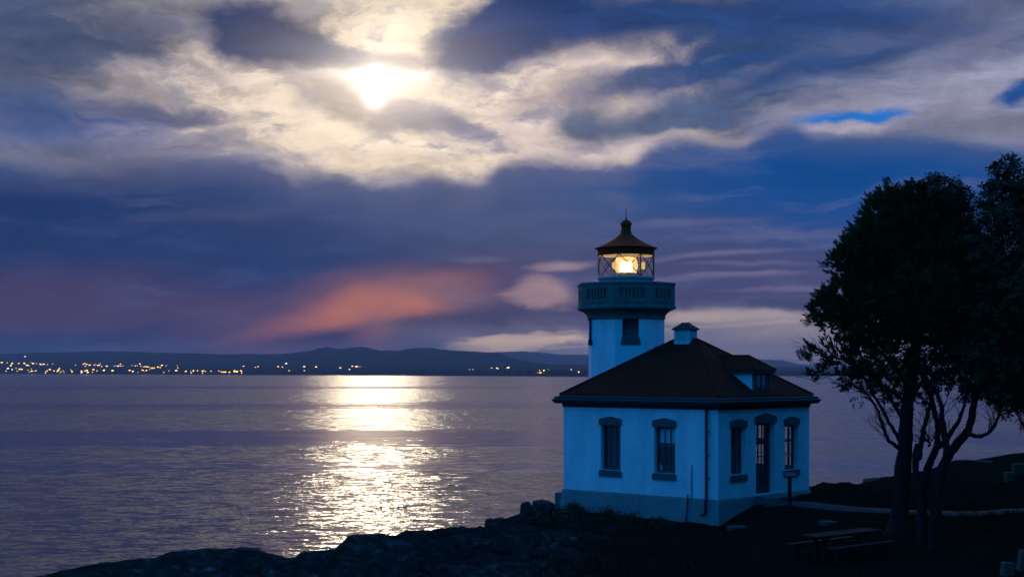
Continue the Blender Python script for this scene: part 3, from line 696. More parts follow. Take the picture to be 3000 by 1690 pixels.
# door with transom, set deep in its reveal
def door():
    o, rz, _, _ = walls[1]; w, h, rec = 1.34-0.004, 2.78-0.004, 0.22
    d = MB(); x0, x1 = -w/2, w/2
    d.box(x0, rec, 0, x0+0.16, rec+0.1, h); d.box(x1-0.16, rec, 0, x1, rec+0.1, h); d.box(x0+0.16, rec, h-0.10, x1-0.16, rec+0.1, h)
    d.box(x0+0.16, rec, 2.05, x1-0.16, rec+0.1, 2.14)
    fr = d.build('door_frame', M['sash'], LH, (3.22, 0, 0.022), 0)
    a, b = x0+0.165, x1-0.165
    leaf = MB(); leaf.box(a, rec+0.03, 0.01, b, rec+0.08, 0.98); leaf.box(a, rec+0.03, 1.92, b, rec+0.08, 2.045)
    leaf.box(a, rec+0.03, 0.98, a+0.12, rec+0.08, 1.92); leaf.box(b-0.12, rec+0.03, 0.98, b, rec+0.08, 1.92)
    for c in (1, 2):
        x = a+0.12+(b-a-0.24)*c/3; leaf.box(x-0.012, rec+0.035, 0.98, x+0.012, rec+0.075, 1.92)
    leaf.box(a+0.12, rec+0.036, 1.435, b-0.12, rec+0.074, 1.46)
    leaf.box(a+0.14, rec+0.018, 0.12, b-0.14, rec+0.031, 0.40); leaf.box(a+0.14, rec+0.018, 0.50, b-0.14, rec+0.031, 0.86)
    dr = leaf.build('door', M['door'], LH, (3.22, 0, 0.022), 0)
    iw = (b-a-0.24)/3
    for c in range(3):
        for z0, z1 in ((0.98, 1.435), (1.46, 1.92)): link('pane', pane_mesh(iw-0.024, z1-z0), dr, (a+0.12+iw*(c+0.5), rec+0.055, (z0+z1)/2))
    tw = (b-a)/3
    for c in range(3):
        link('pane', pane_mesh(tw-0.02, 0.53), fr, (a+tw*(c+0.5), rec+0.05, 2.14+0.27))
        if c: MB().box(a+tw*c-0.01, rec+0.03, 2.141, a+tw*c+0.01, rec+0.08, h-0.101).build('muntin', M['sash'], fr)
    MB().tube([(b-0.06,rec-0.03,1.02),(b-0.06,rec+0.03,1.02)], 0.03, 10).build('handle', M['ironbar'], dr)
    MB().poly([(-0.75,0),(0.75,0),(0.75,0.24),(0.12,0.36),(-0.12,0.36),(-0.75,0.24)], -0.055, 0.003).build('lintel', M['trim'], fr, (0,0,2.78))
door()
# moulded cornice with its built-in gutter, roof, and the saddle that ties the roof to the tower
MB().rect(0, 0, HW, HL, [(0.0,3.35),(0.035,3.36),(0.035,3.47),(0.075,3.49),(0.26,3.50),(0.345,3.62),(0.35,3.66),(0.27,3.70),(0.27,3.77),(0.20,3.79),(0.13,3.80),(0.13,3.85)], True, True).build('cornice', M['cornice'], LH)
def roof():
    o, zb, zr, yr0, yr1, xm = 0.12, 3.86, 6.10, 3.235, 4.385, HW/2
    x0, x1, y0, y1 = -o, HW+o, -o, HL+o
    mb = MB(); mb.add([(x0,y0,zb),(x1,y0,zb),(x1,y1,zb),(x0,y1,zb),(xm,yr0,zr),(xm,yr1,zr)], [(0,1,4),(1,2,5,4),(2,3,5),(3,0,4,5)])
    mb.add([(x0,y0,zb-0.004),(x1,y0,zb-0.004),(x1,y1,zb-0.004),(x0,y1,zb-0.004),(x0,y0,zb),(x1,y0,zb),(x1,y1,zb),(x0,y1,zb)], [(0,1,5,4),(1,2,6,5),(2,3,7,6),(3,0,4,7)])
    r = mb.build('roof', M['shingle'], LH)
    def cap(a, b):
        a, b = Vector(a), Vector(b); MB().tube([a+Vector((0,0,0.01)), b+Vector((0,0,0.01))], 0.045, 6).build('ridge_cap', M['shingle'], r)
    cap((xm,yr0,zr),(xm,yr1,zr))
    for (cx, cy, yr) in ((x0,y0,yr0),(x1,y0,yr0),(x1,y1,yr1),(x0,y1,yr1)): cap((cx,cy,zb),(xm,yr,zr))
    s = MB(); zs, hw = 5.83, 1.25
    s.add([(xm,4.45,zs),(xm,5.45,zs),(xm-hw,5.45,zs-hw*0.668),(xm-hw,4.3,zs-hw*0.668),(xm+hw,5.45,zs-hw*0.668),(xm+hw,4.3,zs-hw*0.668)], [(0,1,2,3),(0,5,4,1),(1,4,2)])
    s.build('saddle', M['shingle'], r)
roof()
# dormer on the right slope
def dormer():
    xm, yf, hw = 3.235, 0.18, 0.62; zb, zt = 4.02, 4.72; sl = 0.668
    yb = -0.12+(zt-3.86)/sl
    yb0 = -0.12+(zb-3.86)/sl
    mb = MB()                                                    # cheeks of boarding, front framing
    for s in (-1, 1):
        mb.add([(xm+s*hw,yf,zb-0.05),(xm+s*hw,yf,zt),(xm+s*hw,yb+0.1,zt),(xm+s*hw,yb+0.1,zt-0.05)], [(0,1,2,3) if s > 0 else (3,2,1,0)])
    d = mb.build('dormer', M['white'], LH)
    f = MB(); f.box(xm-hw-0.012, yf-0.03, zb-0.04, xm-hw+0.10, yf+0.03, zt); f.box(xm+hw-0.10, yf-0.03, zb-0.04, xm+hw+0.012, yf+0.03, zt)
    f.box(xm-hw+0.10, yf-0.025, zb-0.04, xm+hw-0.10, yf+0.03, zb+0.05); f.box(xm-hw+0.10, yf-0.025, zt-0.07, xm+hw-0.10, yf+0.03, zt-0.003)
    f.build('window_frame', M['trim'], d)
    g_ = MB(); g_.box(xm-hw+0.20, yf+0.0, zb+0.05, xm-hw+0.28, yf+0.05, zt-0.07); g_.box(xm+hw-0.28, yf+0.0, zb+0.05, xm+hw-0.20, yf+0.05, zt-0.07); g_.box(xm-0.02, yf+0.005, zb+0.05, xm+0.02, yf+0.045, zt-0.07)
    g_.box(xm-hw+0.10, yf+0.02, zb+0.05, xm-hw+0.20, yf+0.04, zt-0.07); g_.box(xm+hw-0.20, yf+0.02, zb+0.05, xm+hw-0.10, yf+0.04, zt-0.07)
    g_.build('sash', M['sash'], d)
    for s in (-1, 1): link('pane', pane_mesh(0.32, 0.58), d, (xm+s*0.18, yf+0.03, (zb+zt)/2-0.01))
    ew, yo = 0.76, 0.04; ze = 4.86; yp = 0.78; zr = 5.43
    ybk = lambda z: -0.12+(z-3.86)/sl+0.05
    e = MB(); e.box(xm-ew, yo, zt, xm+ew, ybk(zt)+0.3, ze); e.build('fascia', M['cornice'], d)
    r = MB(); r.add([(xm-ew-0.03,yo-0.03,ze+0.003),(xm+ew+0.03,yo-0.03,ze+0.003),(xm+ew+0.03,ybk(ze)+0.1,ze+0.003),(xm-ew-0.03,ybk(ze)+0.1,ze+0.003),(xm,yp,zr),(xm,ybk(zr),zr)],
                    [(0,1,4),(1,2,5,4),(3,0,4,5)])
    r.build('roof', M['shingle'], d)
    for a, b in (((xm,yp,zr),(xm,ybk(zr)-0.05,zr)),((xm-ew-0.03,yo-0.03,ze),(xm,yp,zr)),((xm+ew+0.03,yo-0.03,ze),(xm,yp,zr))):
        MB().tube([a, b], 0.035, 6).build('ridge_cap', M['shingle'], d)
dormer()
# louvred cupola on the ridge
def cupola():
    x0, x1, y0, y1 = 2.945, 3.525, 3.46, 4.20; z0, z1 = 5.78, 6.50
    zl0, zl1 = 6.08, 6.42
    mb = MB(); mb.box(x0, y0, z0, x1, y1, zl0-0.03); mb.box(x0, y0, zl1+0.03, x1, y1, z1)
    for (a, b) in ((x0,y0),(x1-0.09,y0),(x0,y1-0.09),(x1-0.09,y1-0.09)): mb.box(a, b, zl0-0.03, a+0.09, b+0.09, zl1+0.03)
    mb.box(x0+0.08, y0+0.08, zl0-0.03, x1-0.08, y1-0.08, zl1+0.03)
    c = mb.build('cupola', M['trimwhite'], LH)
    for k in range(5):
        z = zl0+(zl1-zl0)*(k+0.5)/5-0.03
        for (xa, xb) in ((x0+0.006, x0+0.075), (x1-0.075, x1-0.006)):
            out = xa if xa < 3.2 else xb; inn = xb if xa < 3.2 else xa
            MB().add([(out,y0+0.09,z-0.012),(out,y1-0.09,z-0.012),(inn,y1-0.09,z+0.05),(inn,y0+0.09,z+0.05),(out,y0+0.09,z+0.006),(out,y1-0.09,z+0.006),(inn,y1-0.09,z+0.068),(inn,y0+0.09,z+0.068)],[(0,1,2,3),(4,5,6,7),(0,1,5,4),(2,3,7,6)]).build('slat', M['trimwhite'], c)
        for (ya, yb) in ((y0+0.006, y0+0.075), (y1-0.075, y1-0.006)):
            out = ya if ya < 3.8 else yb; inn = yb if ya < 3.8 else ya
            MB().add([(x0+0.09,out,z-0.012),(x1-0.09,out,z-0.012),(x1-0.09,inn,z+0.05),(x0+0.09,inn,z+0.05),(x0+0.09,out,z+0.006),(x1-0.09,out,z+0.006),(x1-0.09,inn,z+0.068),(x0+0.09,inn,z+0.068)],[(0,1,2,3),(4,5,6,7),(0,1,5,4),(2,3,7,6)]).build('slat', M['trimwhite'], c)
    MB().rect(x0, y0, x1, y1, [(0.0,6.47),(0.075,6.505),(0.08,6.53),(-0.20,6.755),(-0.20,6.79)]).build('roof', M['cornice'], c)
cupola()
# tower
TX, TY, TA = 3.235, 6.91, 1.535
def tower():
    rr = TA/math.cos(R(22.5)); mb = MB(); z0, z1 = -1.4, 7.03
    vx = [(TX+rr*math.cos(R(22.5+45*k)), TY+rr*math.sin(R(22.5+45*k))) for k in range(8)]
    side = 2*TA*math.tan(R(22.5)); frames = {}
    for k in range(8):
        if k == 4: continue                                     # the face with the window, normal at 225 degrees
        a, b = vx[k], vx[(k+1) % 8]; mb.add([(a[0],a[1],z0),(b[0],b[1],z0),(b[0],b[1],z1),(a[0],a[1],z1)], [(0,1,2,3)])
    t = mb.build('tower', M['white'], LH)
    a, b = vx[4], vx[5]                                         # from 202.5 to 247.5 degrees
    rz = math.atan2(b[1]-a[1], b[0]-a[0])
    w, zb, zt = 0.69, 6.11, 7.01
    mf = MB(); openwall(mf, side, z0, z1, [(side/2-w/2, side/2+w/2, zb, zt)], 0.25)
    mf.build('window_wall', M['white'], t, (a[0],a[1],0), rz)
    f, panes = sash_frame(w-0.004, zt-zb-0.004, 0.12, 2, (0.5,), 0.05, 0.03)
    wl = Vector((a[0],a[1],0))+Matrix.Rotation(rz, 3, 'Z') @ Vector((side/2, 0, zb+0.002))
    win = f.build('window', M['sash'], LH, wl, rz)
    for (x0, x1, p0, p1) in panes: link('pane', pane_mesh(x1-x0, p1-p0), win, ((x0+x1)/2, 0.17, (p0+p1)/2))
    MB().poly([(-w/2-0.06,-0.20),(w/2+0.06,-0.20),(w/2+0.06,-0.05),(w/2+0.02,0.0),(w/2+0.02,0.10),(-w/2-0.02,0.10),(-w/2-0.02,0.0),(-w/2-0.06,-0.05)], -0.06, -0.002).build('sill', M['trim'], win)
    MB().box(-0.5, 0.9, -1.5, 0.5, 0.93, 0.9).build('stair_panel', M['blind'], win)
    # rain pipe down the seaward corner
    ang = R(157.5); p = MB(); px_, py_ = TX+(rr+0.05)*math.cos(ang), TY+(rr+0.05)*math.sin(ang)
    p.tube([(px_,py_,7.05),(px_,py_,6.1)], 0.045, 8); p.box(px_-0.07, py_-0.07, 5.88, px_+0.07, py_+0.07, 6.12, 0.01)
    p.build('rain_pipe', M['pipe'], LH)
tower()
def gallery():
    ga = MB(); ga.octo(TX, TY, [(1.56,6.96),(1.575,7.02),(1.575,7.08),(1.60,7.15),(1.66,7.23),(1.76,7.31),(1.90,7.37),(1.95,7.39),(1.995,7.40),(2.0,7.50),(1.955,7.53),(1.955,7.60),(1.90,7.62)], True, True)
    gl = ga.build('gallery', M['gallery'], LH)
    # parapet: inner wall, base course, corner piers and cap, with balusters left standing between the slots
    MB().octo(TX, TY, [(1.86,7.60),(1.86,8.40)], False, False).build('parapet_back', M['gallery'], gl)
    MB().octo(TX, TY, [(1.70,8.36),(1.955,8.36),(1.985,8.41),(1.985,8.48),(1.95,8.50),(1.70,8.50)], False, False).build('parapet_cap', M['gallery'], gl)
    MB().octo(TX, TY, [(1.955,7.59),(1.955,7.80),(1.86,7.81)], False, False).build('parapet_base', M['gallery'], gl)
    MB().octo(TX, TY, [(1.86,8.22),(1.955,8.23),(1.955,8.37)], False, False).build('parapet_rail', M['gallery'], gl)
    s = 2*1.955*math.tan(R(22.5)); nb_ = 5; pier = 0.33; gap = (s-2*pier); sw = 0.085
    pitch = gap/6
    bw = pitch-sw+0.0
    bal = MB().box(-bw/2, 0.0, 7.795, bw/2, 0.10, 8.235).mesh('baluster', M['gallery'])
    pr = MB().poly([(-s/2+0.002,7.795),(-s/2+pier-sw/2,7.795),(-s/2+pier-sw/2,8.235),(-s/2+0.002,8.235)], 0.0, 0.10).mesh('pier', M['gallery'])
    pl = MB().poly([(s/2-0.002,7.795),(s/2-pier+sw/2,7.795),(s/2-pier+sw/2,8.235),(s/2-0.002,8.235)], 0.0, 0.10).mesh('pier', M['gallery'])
    dr = MB().poly([(-0.30,7.605),(-0.06,7.605),(-0.06,7.645),(-0.30,7.645)], -0.012, 0.01).mesh('drain', M['pipe'])
    for k in range(8):
        th = R(45*k); rz = th+R(90); c = (TX+1.955*math.cos(th), TY+1.955*math.sin(th), 0)
        for j in range(5): link('baluster', bal, gl, Vector(c)+Matrix.Rotation(rz, 3, 'Z') @ Vector((-gap/2+pitch*(j+1), 0, 0)), rz)
        link('pier', pr, gl, c, rz); link('pier', pl, gl, c, rz); link('drain', dr, gl, c, rz)
        link('drain', dr, gl, Vector(c)+Matrix.Rotation(rz, 3, 'Z') @ Vector((0.42, 0, 0)), rz)
gallery()
def lantern():
    base = MB(); base.lathe(TX, TY, [(1.13,7.6),(1.13,8.60),(1.14,8.64),(1.19,8.66),(1.21,8.70),(1.21,8.76),(1.18,8.785),(1.10,8.785)], 48, False, False)
    ln = base.build('lantern', M['deck'], LH)
    MB().lathe(TX, TY, [(1.10,8.70),(0.02,8.70)], 48, False, True).build('lantern_floor', M['deck'], ln)
    rG, z0, z1 = 1.165, 8.785, 9.68
    # viewed from the camera the panels start 60 degrees left of the line of sight
    view = math.degrees(math.atan2(-(0.0775*-0+1.0), -0.0775))  # direction from tower to camera, in the place
    vloc = view-math.degrees(ANG)
    def P_(a, z, r=rG): return (TX+r*math.cos(R(a)), TY+r*math.sin(R(a)), z)
    a0 = vloc-59.5
    bars = MB()
    for k in range(8):
        for s in (0, 1):
            pts = [P_(a0+45*k+45*t/8, (z0+(z1-z0)*t/8) if s == 0 else (z1-(z1-z0)*t/8), rG+0.012) for t in range(9)]
            bars.tube(pts, 0.02, 6)
    bars.build('glazing_bar', M['ironbar'], ln)
    for k in (2, 3, 6, 7):
        MB().tube([P_(a0+45*k, z0, rG+0.02), P_(a0+45*k, z1, rG+0.02)], 0.032, 8).build('mullion', M['ironbar'], ln)
    # each 45 degree bay is glazed with four triangular panes between the crossing bars
    def tri(fn, name='pane'):
        n = 8; rows = []
        for i in range(n+1):
            rows.append([fn(i/n, 0), fn(i/n, 1)])
        vs = [P_(a-0, z) for r in rows for a, z in r]; fs = [(2*i, 2*i+1, 2*i+3, 2*i+2) for i in range(n)]
        return MB().add(vs, fs).mesh(name, M['lglass'], True)
    lerp = lambda a, b, t: a+(b-a)*t
    for k in range(8):
        A = a0+45*k; zc = (z0+z1)/2
        for fn in (lambda t, s: (A+45*t, lerp(z0+0.003, z0+(z1-z0)*min(t,1-t)-0.0, s)), lambda t, s: (A+45*t, lerp(z1-0.003, z1-(z1-z0)*min(t,1-t), s)),
                   lambda t, s: (A+22.5*t+0.05, lerp(z0+(z1-z0)*t/2, z1-(z1-z0)*t/2, s)), lambda t, s: (A+45-22.5*t-0.05, lerp(z0+(z1-z0)*t/2, z1-(z1-z0)*t/2, s))):
            link('pane', tri(fn), ln)
    rf = MB(); rf.lathe(TX, TY, [(1.14,9.67),(1.215,9.67),(1.215,9.72),(1.185,9.74),(1.20,9.90),(1.225,9.94),(1.305,9.965),(1.31,10.0),(1.18,10.035),(0.80,10.21),(0.50,10.39),(0.26,10.585),(0.235,10.60)], 64, False, True)
    r = rf.build('lantern_roof', M['rust'], LH, smooth=False)
    MB().lathe(TX, TY, [(1.14,9.675),(1.12,9.72),(0.6,9.98),(0.05,10.05)], 48, False, True).build('lantern_ceiling', M['deck'], r)
    MB().lathe(TX, TY, [(0.235,10.59),(0.235,10.68),(0.205,10.70),(0.205,10.95),(0.24,10.98),(0.245,11.01),(0.23,11.06),(0.17,11.13),(0.09,11.18),(0.05,11.20)], 32, False, True).build('ventilator', M['rust'], r, smooth=True)
    MB().lathe(TX, TY, [(0.05,11.19),(0.035,11.25),(0.018,11.34),(0.012,11.70),(0.003,11.72)], 12).build('lightning_rod', M['pipe'], r)
    MB().tube([P_(vloc-90, 10.72, 0.2), P_(vloc-90, 10.72, 0.30)], 0.016, 6).build('stub', M['pipe'], r)
    # beacon: a drum of glowing prisms on a pedestal
    MB().lathe(TX, TY, [(0.22,9.00),(0.25,9.04),(0.255,9.37),(0.22,9.41)], 24).build('beacon', M['lamp'], ln, smooth=True)
    MB().lathe(TX, TY, [(0.24,8.70),(0.24,8.74),(0.10,8.78),(0.10,8.93),(0.27,8.96),(0.27,8.995)], 24).build('pedestal', M['deck'], ln, smooth=True)
    # ribbed drum lens round the lamp, and the ring that carries it
    prof = []
    for k in range(15):
        z = 8.93+0.66*k/14; rb = 0.50-0.10*abs(k-7)/7
        prof += [(rb, z), (rb+0.025, z+0.018)]
    MB().lathe(TX, TY, prof, 32, False, False).build('lens', M['lens'], ln)
    for z, rb in ((8.915, 0.42), (9.615, 0.42)): MB().lathe(TX, TY, [(rb-0.05,z-0.012),(rb+0.02,z-0.012),(rb+0.02,z+0.012),(rb-0.05,z+0.012)], 32, False, False).build('lens_ring', M['ironbar'], ln)
    for da, rr_ in ((-62, 0.56), (70, 0.74)):  # added panels whose amber glow is their own emission, not light from the lamp
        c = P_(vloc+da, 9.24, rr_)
        MB().box(-0.10, -0.02, -0.15, 0.10, 0.02, 0.15, 0.01).build('glow_panel', M['panel_glow'], ln, c, R(vloc+90))
        MB().tube([(c[0],c[1],8.70),(c[0],c[1],9.09)], 0.016, 6).build('glow_panel_post', M['ironbar'], ln)
    bl = bpy.data.lights.new('beacon_light', 'POINT'); bl.energy = 42; bl.color = (1.0, 0.62, 0.24); bl.shadow_soft_size = 0.1
    bo = bpy.data.objects.new('beacon_light', bl); C.objects.link(bo); bo.parent = LH; bo.location = (TX, TY, 9.46)
    for a in (45, 135, 225, 315): MB().tube([P_(a, 9.40, 0.27), P_(a, 8.98, 0.27)], 0.014, 6).build('beacon_post', M['ironbar'], ln)
lantern()
# rain pipe by the near corner, with stand-off brackets, and the conduit beside it
dp = MB(); y_ = 0.475
dp.tube([(-0.10,y_,3.52),(-0.10,y_,0.02),(-0.16,y_,-0.12),(-0.17,y_,-0.52),(-0.22,y_+0.06,-0.58),(-0.25,y_+0.16,-0.60)], 0.055, 10)
dpo = dp.build('rain_pipe', M['pipe'], LH, smooth=True)
for z in (0.78, 1.65, 2.52): MB().box(-0.115, y_-0.16, z-0.02, -0.085, y_, z+0.02).build('bracket', M['pipe'], dpo)
MB().tube([(-0.025,1.20,1.25),(-0.025,1.20,0.01),(-0.09,1.20,-0.06)], 0.018, 6).build('conduit', M['trim'], LH)
MB().tube([(-0.09,1.33,0.15),(-0.10,1.33,-0.02),(-0.19,1.36,-1.0)], 0.026, 6).build('conduit', M['pipe'], LH)

# ------------------------------------------------------------------ trees
def px_path(pts, depths):
    d = np.interp(np.linspace(0, 1, len(pts)), np.linspace(0, 1, len(depths)), depths)
    return [pix(X, Y, dd) for (X, Y), dd in zip(pts, d)]
def limb(mb, pts, r0, r1, n=8, wob=0.0, rg=None):
    """a tapering limb through the given points, subdivided and slightly crooked"""
    out, rad = [], []; m = 4
    pts = [Vector(p) for p in pts]; N = len(pts)
    for i in range(N-1):
        p0, p1, p2, p3 = pts[max(i-1,0)], pts[i], pts[i+1], pts[min(i+2,N-1)]
        for k in range(m):
            t = k/m
            q = 0.5*((2*p1)+(p2-p0)*t+(2*p0-5*p1+4*p2-p3)*t*t+(3*p1-p0-3*p2+p3)*t*t*t)
            out.append(q)
    out.append(pts[-1])
    for i, q in enumerate(out):
        s = i/(len(out)-1); rad.append((r0*(1-s)+r1*s)*(1+(rg.uniform(-0.08,0.08) if rg else 0)))
        if rg and wob and 0 < i < len(out)-1: q += Vector((rg.uniform(-1,1), rg.uniform(-1,1), rg.uniform(-0.6,0.6)))*wob
    mb.tube(out, rad, n)
    return out
def twigs(mb, start, direc, length, rad, depth, rg, up=0.15):
    """recursive bare branchlets"""
    p = Vector(start); d = Vector(direc).normalized(); pts = [p.copy()]; n = 4
    for i in range(n):
        d = (d+Vector((rg.uniform(-.3,.3), rg.uniform(-.3,.3), rg.uniform(-.22,.22)+up*0.3))).normalized(); p = p+d*(length/n); pts.append(p.copy())
    mb.tube(pts, [rad*(1-0.7*i/n) for i in range(n+1)], 5 if depth > 1 else 4, False)
    if depth > 0:
        for k in range(rg.randint(2, 4)):
            i = rg.randint(1, n); ax = Vector((rg.uniform(-1,1), rg.uniform(-1,1), rg.uniform(-.5,.8))).normalized()
            twigs(mb, pts[i], d*0.9+ax*0.75, length*rg.uniform(0.5,0.75), rad*0.5, depth-1, rg, up)
class Leaves:
    def __init__(s): s.V = []; s.n = 0
    def quad(s, a, b, c, d): s.V += [a, b, c, d]
    def obj(s, name, m, parent, org):
        V = np.concatenate(s.V, 0)-np.array(org); Q = np.arange(len(V)).reshape(-1, 4)
        return link(name, quads_mesh(name, V, Q, m), parent)
def unit(a): return a/np.maximum(np.linalg.norm(a, axis=-1, keepdims=True), 1e-9)
def sprays(lv, centers, axes, length, width, k, flat, rs):
    """each spray: a stem carrying k narrow needled sprigs that fan forward"""
    n = len(centers); ax = unit(axes); side = unit(np.cross(ax, rs.normal(size=(n,3)))); nor = np.cross(ax, side)
    for j in range(k):
        t = (j+0.5)/k; sg = 1 if j % 2 else -1
        root = centers+ax*(t*length)[:,None]*0.85
        ln = length*(0.62-0.42*t)*rs.uniform(0.7, 1.2, n)
        d = unit(ax*0.85+side*sg*(0.75*(1-0.5*t))+nor*rs.uniform(-flat, flat, n)[:,None])
        w = unit(np.cross(d, nor+rs.normal(size=(n,3))*0.5))*(width*rs.uniform(0.7,1.2,n))[:,None]
        tip = root+d*ln[:,None]; mid = root+d*(ln*0.45)[:,None]
        q = np.stack([root, mid+w, tip, mid-w], 1).reshape(-1, 3); lv.V.append(q)
    w = nor*(width*0.8)[:,None]; tip = centers+ax*(length*1.12)[:,None]; mid = centers+ax*(length*0.55)[:,None]
    lv.V.append(np.stack([centers, mid+w, tip, mid-w], 1).reshape(-1, 3))
def rosettes(lv, centers, axes, L, k, rs):
    """whorls of long oval leaves at the twig ends"""
    n = len(centers); ax = unit(axes); s1 = unit(np.cross(ax, rs.normal(size=(n,3)))); s2 = np.cross(ax, s1)
    for j in range(k):
        a = 2*np.pi*j/k*2.4+rs.uniform(-.4,.4,n); out = s1*np.cos(a)[:,None]+s2*np.sin(a)[:,None]
        tilt = rs.uniform(-0.25, 0.9, n)*(1-0.25*j/k)
        d = unit(out+ax*tilt[:,None]); ln = L*rs.uniform(0.7, 1.2, n); w = unit(np.cross(d, ax))*(ln*0.2)[:,None]
        base = centers+ax*(0.02*j); mid = base+d*(ln*0.55)[:,None]; tip = base+d*ln[:,None]
        lv.V.append(np.stack([base, mid+w, tip-ax*(ln*0.12)[:,None], mid-w], 1).reshape(-1, 3))
def fill(clumps, dens, depth, rs, shell=0.55):
    """points spread through clumps given as (X, Y, rX, rY, depth offset) on the photograph"""
    P, A = [], []
    for (X, Y, rx, ry, dd) in clumps:
        c = np.array(pix(X, Y, depth+dd)); s = (depth+dd)/FPX; ra = np.array([rx*s, (rx+ry)*0.55*s+0.15, ry*s])
        n = max(6, int(dens*ra[0]*ra[2]*(0.6+ra[1]*0.4)*(1.0 if Y < 960 or X > 2870 else (0.55 if Y < 1060 else 0.38))))
        u = unit(rs.normal(size=(n,3))); r = shell+(1-shell)*rs.uniform(0,1,n)**0.7
        r = np.where(rs.uniform(0,1,n) < 0.25, rs.uniform(0.1, 0.8, n), r)
        P.append(c+u*ra*r[:,None]); A.append(u)
    return np.concatenate(P), np.concatenate(A)
rs5 = np.random.RandomState(5); rt = random.Random(31)
# --- needled tree: straight trunk on the left of the clump
tA = tag(empty('evergreen_tree', tuple(pix(2633, 1561, 48.5)-Vector((0,0,0.1)))), 'dense dark needled evergreen with the thick straight trunk, closest to the white building', 'tree')
orgA = tA.location
def rel(pts, org): return [Vector(p)-org for p in pts]
mb = MB()
limb(mb, rel(px_path([(2632,1575),(2636,1500),(2645,1400),(2652,1300),(2655,1220),(2668,1120),(2690,1000),(2705,860),(2700,720),(2690,620)], [48.5,48.5,48.8,49]), orgA), 0.33, 0.05, 10, 0.02, rt)
mb.tube(rel([pix(2626,1585,48.5),pix(2632,1555,48.5),pix(2636,1520,48.5)], orgA), [0.52,0.40,0.33], 10)
for pts, r in (([(2640,1318),(2622,1303),(2602,1288),(2587,1250),(2572,1205),(2550,1165),(2512,1135)], 0.085), ([(2638,1290),(2618,1262),(2592,1210),(2560,1160),(2538,1110),(2500,1080)], 0.075), ([(2650,1240),(2610,1170),(2560,1100),(2490,1060),(2420,1045)], 0.08),
               ([(2660,1130),(2600,1050),(2520,980),(2440,930)], 0.10), ([(2680,1010),(2600,920),(2540,830),(2500,760)], 0.10), ([(2690,950),(2740,880),(2790,800)], 0.09), ([(2700,820),(2640,740),(2600,660)], 0.07), ([(2655,1200),(2700,1120),(2740,1050)], 0.07), ([(2655,1180),(2590,1130),(2500,1100),(2410,1095)],0.06)):
    off = rt.uniform(-0.9, 0.9); o = limb(mb, rel(px_path(pts, [48.7, 48.7+off]), orgA), r, 0.02, 6, 0.03, rt)
    for k in range(12):
        i = rt.randint(len(o)//4, len(o)-2); d = (o[i+1]-o[i]).normalized()
        twigs(mb, o[i], d+Vector((rt.uniform(-.7,.2), rt.uniform(-.5,.5), rt.uniform(-.5,.7))), rt.uniform(0.6,1.1), 0.018, 2, rt)
mb.build('trunk', M['bark'], tA, smooth=True)
clA = [(2590,640,62,70,0.2),(2600,580,24,34,0),(2640,640,60,70,.3),(2560,725,80,76,-.2),(2515,755,62,56,.2),(2475,775,40,40,0),(2600,790,115,105,.4),(2485,880,80,62,0),(2440,930,54,42,0),(2405,905,22,34,.1),(2560,920,115,95,.2),(2430,1025,52,26,0),(2395,1030,30,14,0),
       (2490,1040,76,46,.2),(2590,1040,110,76,.3),(2640,700,105,115,.1),(2705,640,100,80,.3),(2680,585,34,38,.2),(2740,770,110,120,.5),(2690,890,115,115,-.6),(2700,1010,105,80,.2),(2405,1096,34,9,0),(2440,1090,40,14,.1),(2610,1130,76,44,-.4),(2520,1110,70,30,.3),(2550,1080,70,50,-.5),(2670,1160,60,46,.6)]
P, A = fill(clA, 310, 48.8, rs5)
axes = A*0.8+np.array([-0.15,0,0.55])+rs5.normal(size=A.shape)*0.25
lv = Leaves(); n = len(P); sprays(lv, P, axes, rs5.uniform(0.26,0.52,n), np.full(n, 0.03), 12, 0.35, rs5)
P, A = fill([(X,Y,rx*0.72,ry*0.72,dd) for X,Y,rx,ry,dd in clA if rx > 45 and Y < 1000], 110, 48.9, rs5, 0.2)   # inner, denser shoots
n = len(P); sprays(lv, P, A+rs5.normal(size=A.shape)*0.6, rs5.uniform(0.3,0.55,n), np.full(n, 0.06), 8, 0.6, rs5)
# thin, half bare lower boughs
P, A = fill([(2560,1150,80,50,.2),(2600,1200,60,50,-.3),(2520,1150,60,36,.5),(2640,1190,50,60,.4),(2480,1110,60,30,.4),(2680,1210,40,50,-.5)], 70, 48.8, rs5, 0.2)
n = len(P); sprays(lv, P, A*0.5+np.array([-0.5,0,0.1])+rs5.normal(size=A.shape)*0.5, rs5.uniform(0.2,0.42,n), np.full(n, 0.018), 8, 0.5, rs5)
# stiff leading shoots along the top and seaward edge
tips = [(2600,545),(2585,565),(2620,560),(2540,612),(2560,600),(2502,662),(2520,640),(2466,722),(2480,700),(2430,760),(2442,745),(2392,860),(2410,840),(2378,935),(2385,915),(2362,1030),(2375,1018),(2650,558),(2668,548),(2690,540),(2395,1098),(2372,1042)]
TP = np.concatenate([np.array(pix(X+rs5.uniform(-5,5), Y+rs5.uniform(14,30), 48.8+rs5.uniform(-.5,.5)))[None] for X, Y in tips for _ in range(4)])
n = len(TP); sprays(lv, TP, np.tile([-0.22,0,1.0],(n,1))+rs5.normal(size=(n,3))*0.35, rs5.uniform(0.3,0.5,n), np.full(n,0.022), 12, 0.3, rs5)
lv.obj('crown', M['needle'], tA, orgA)
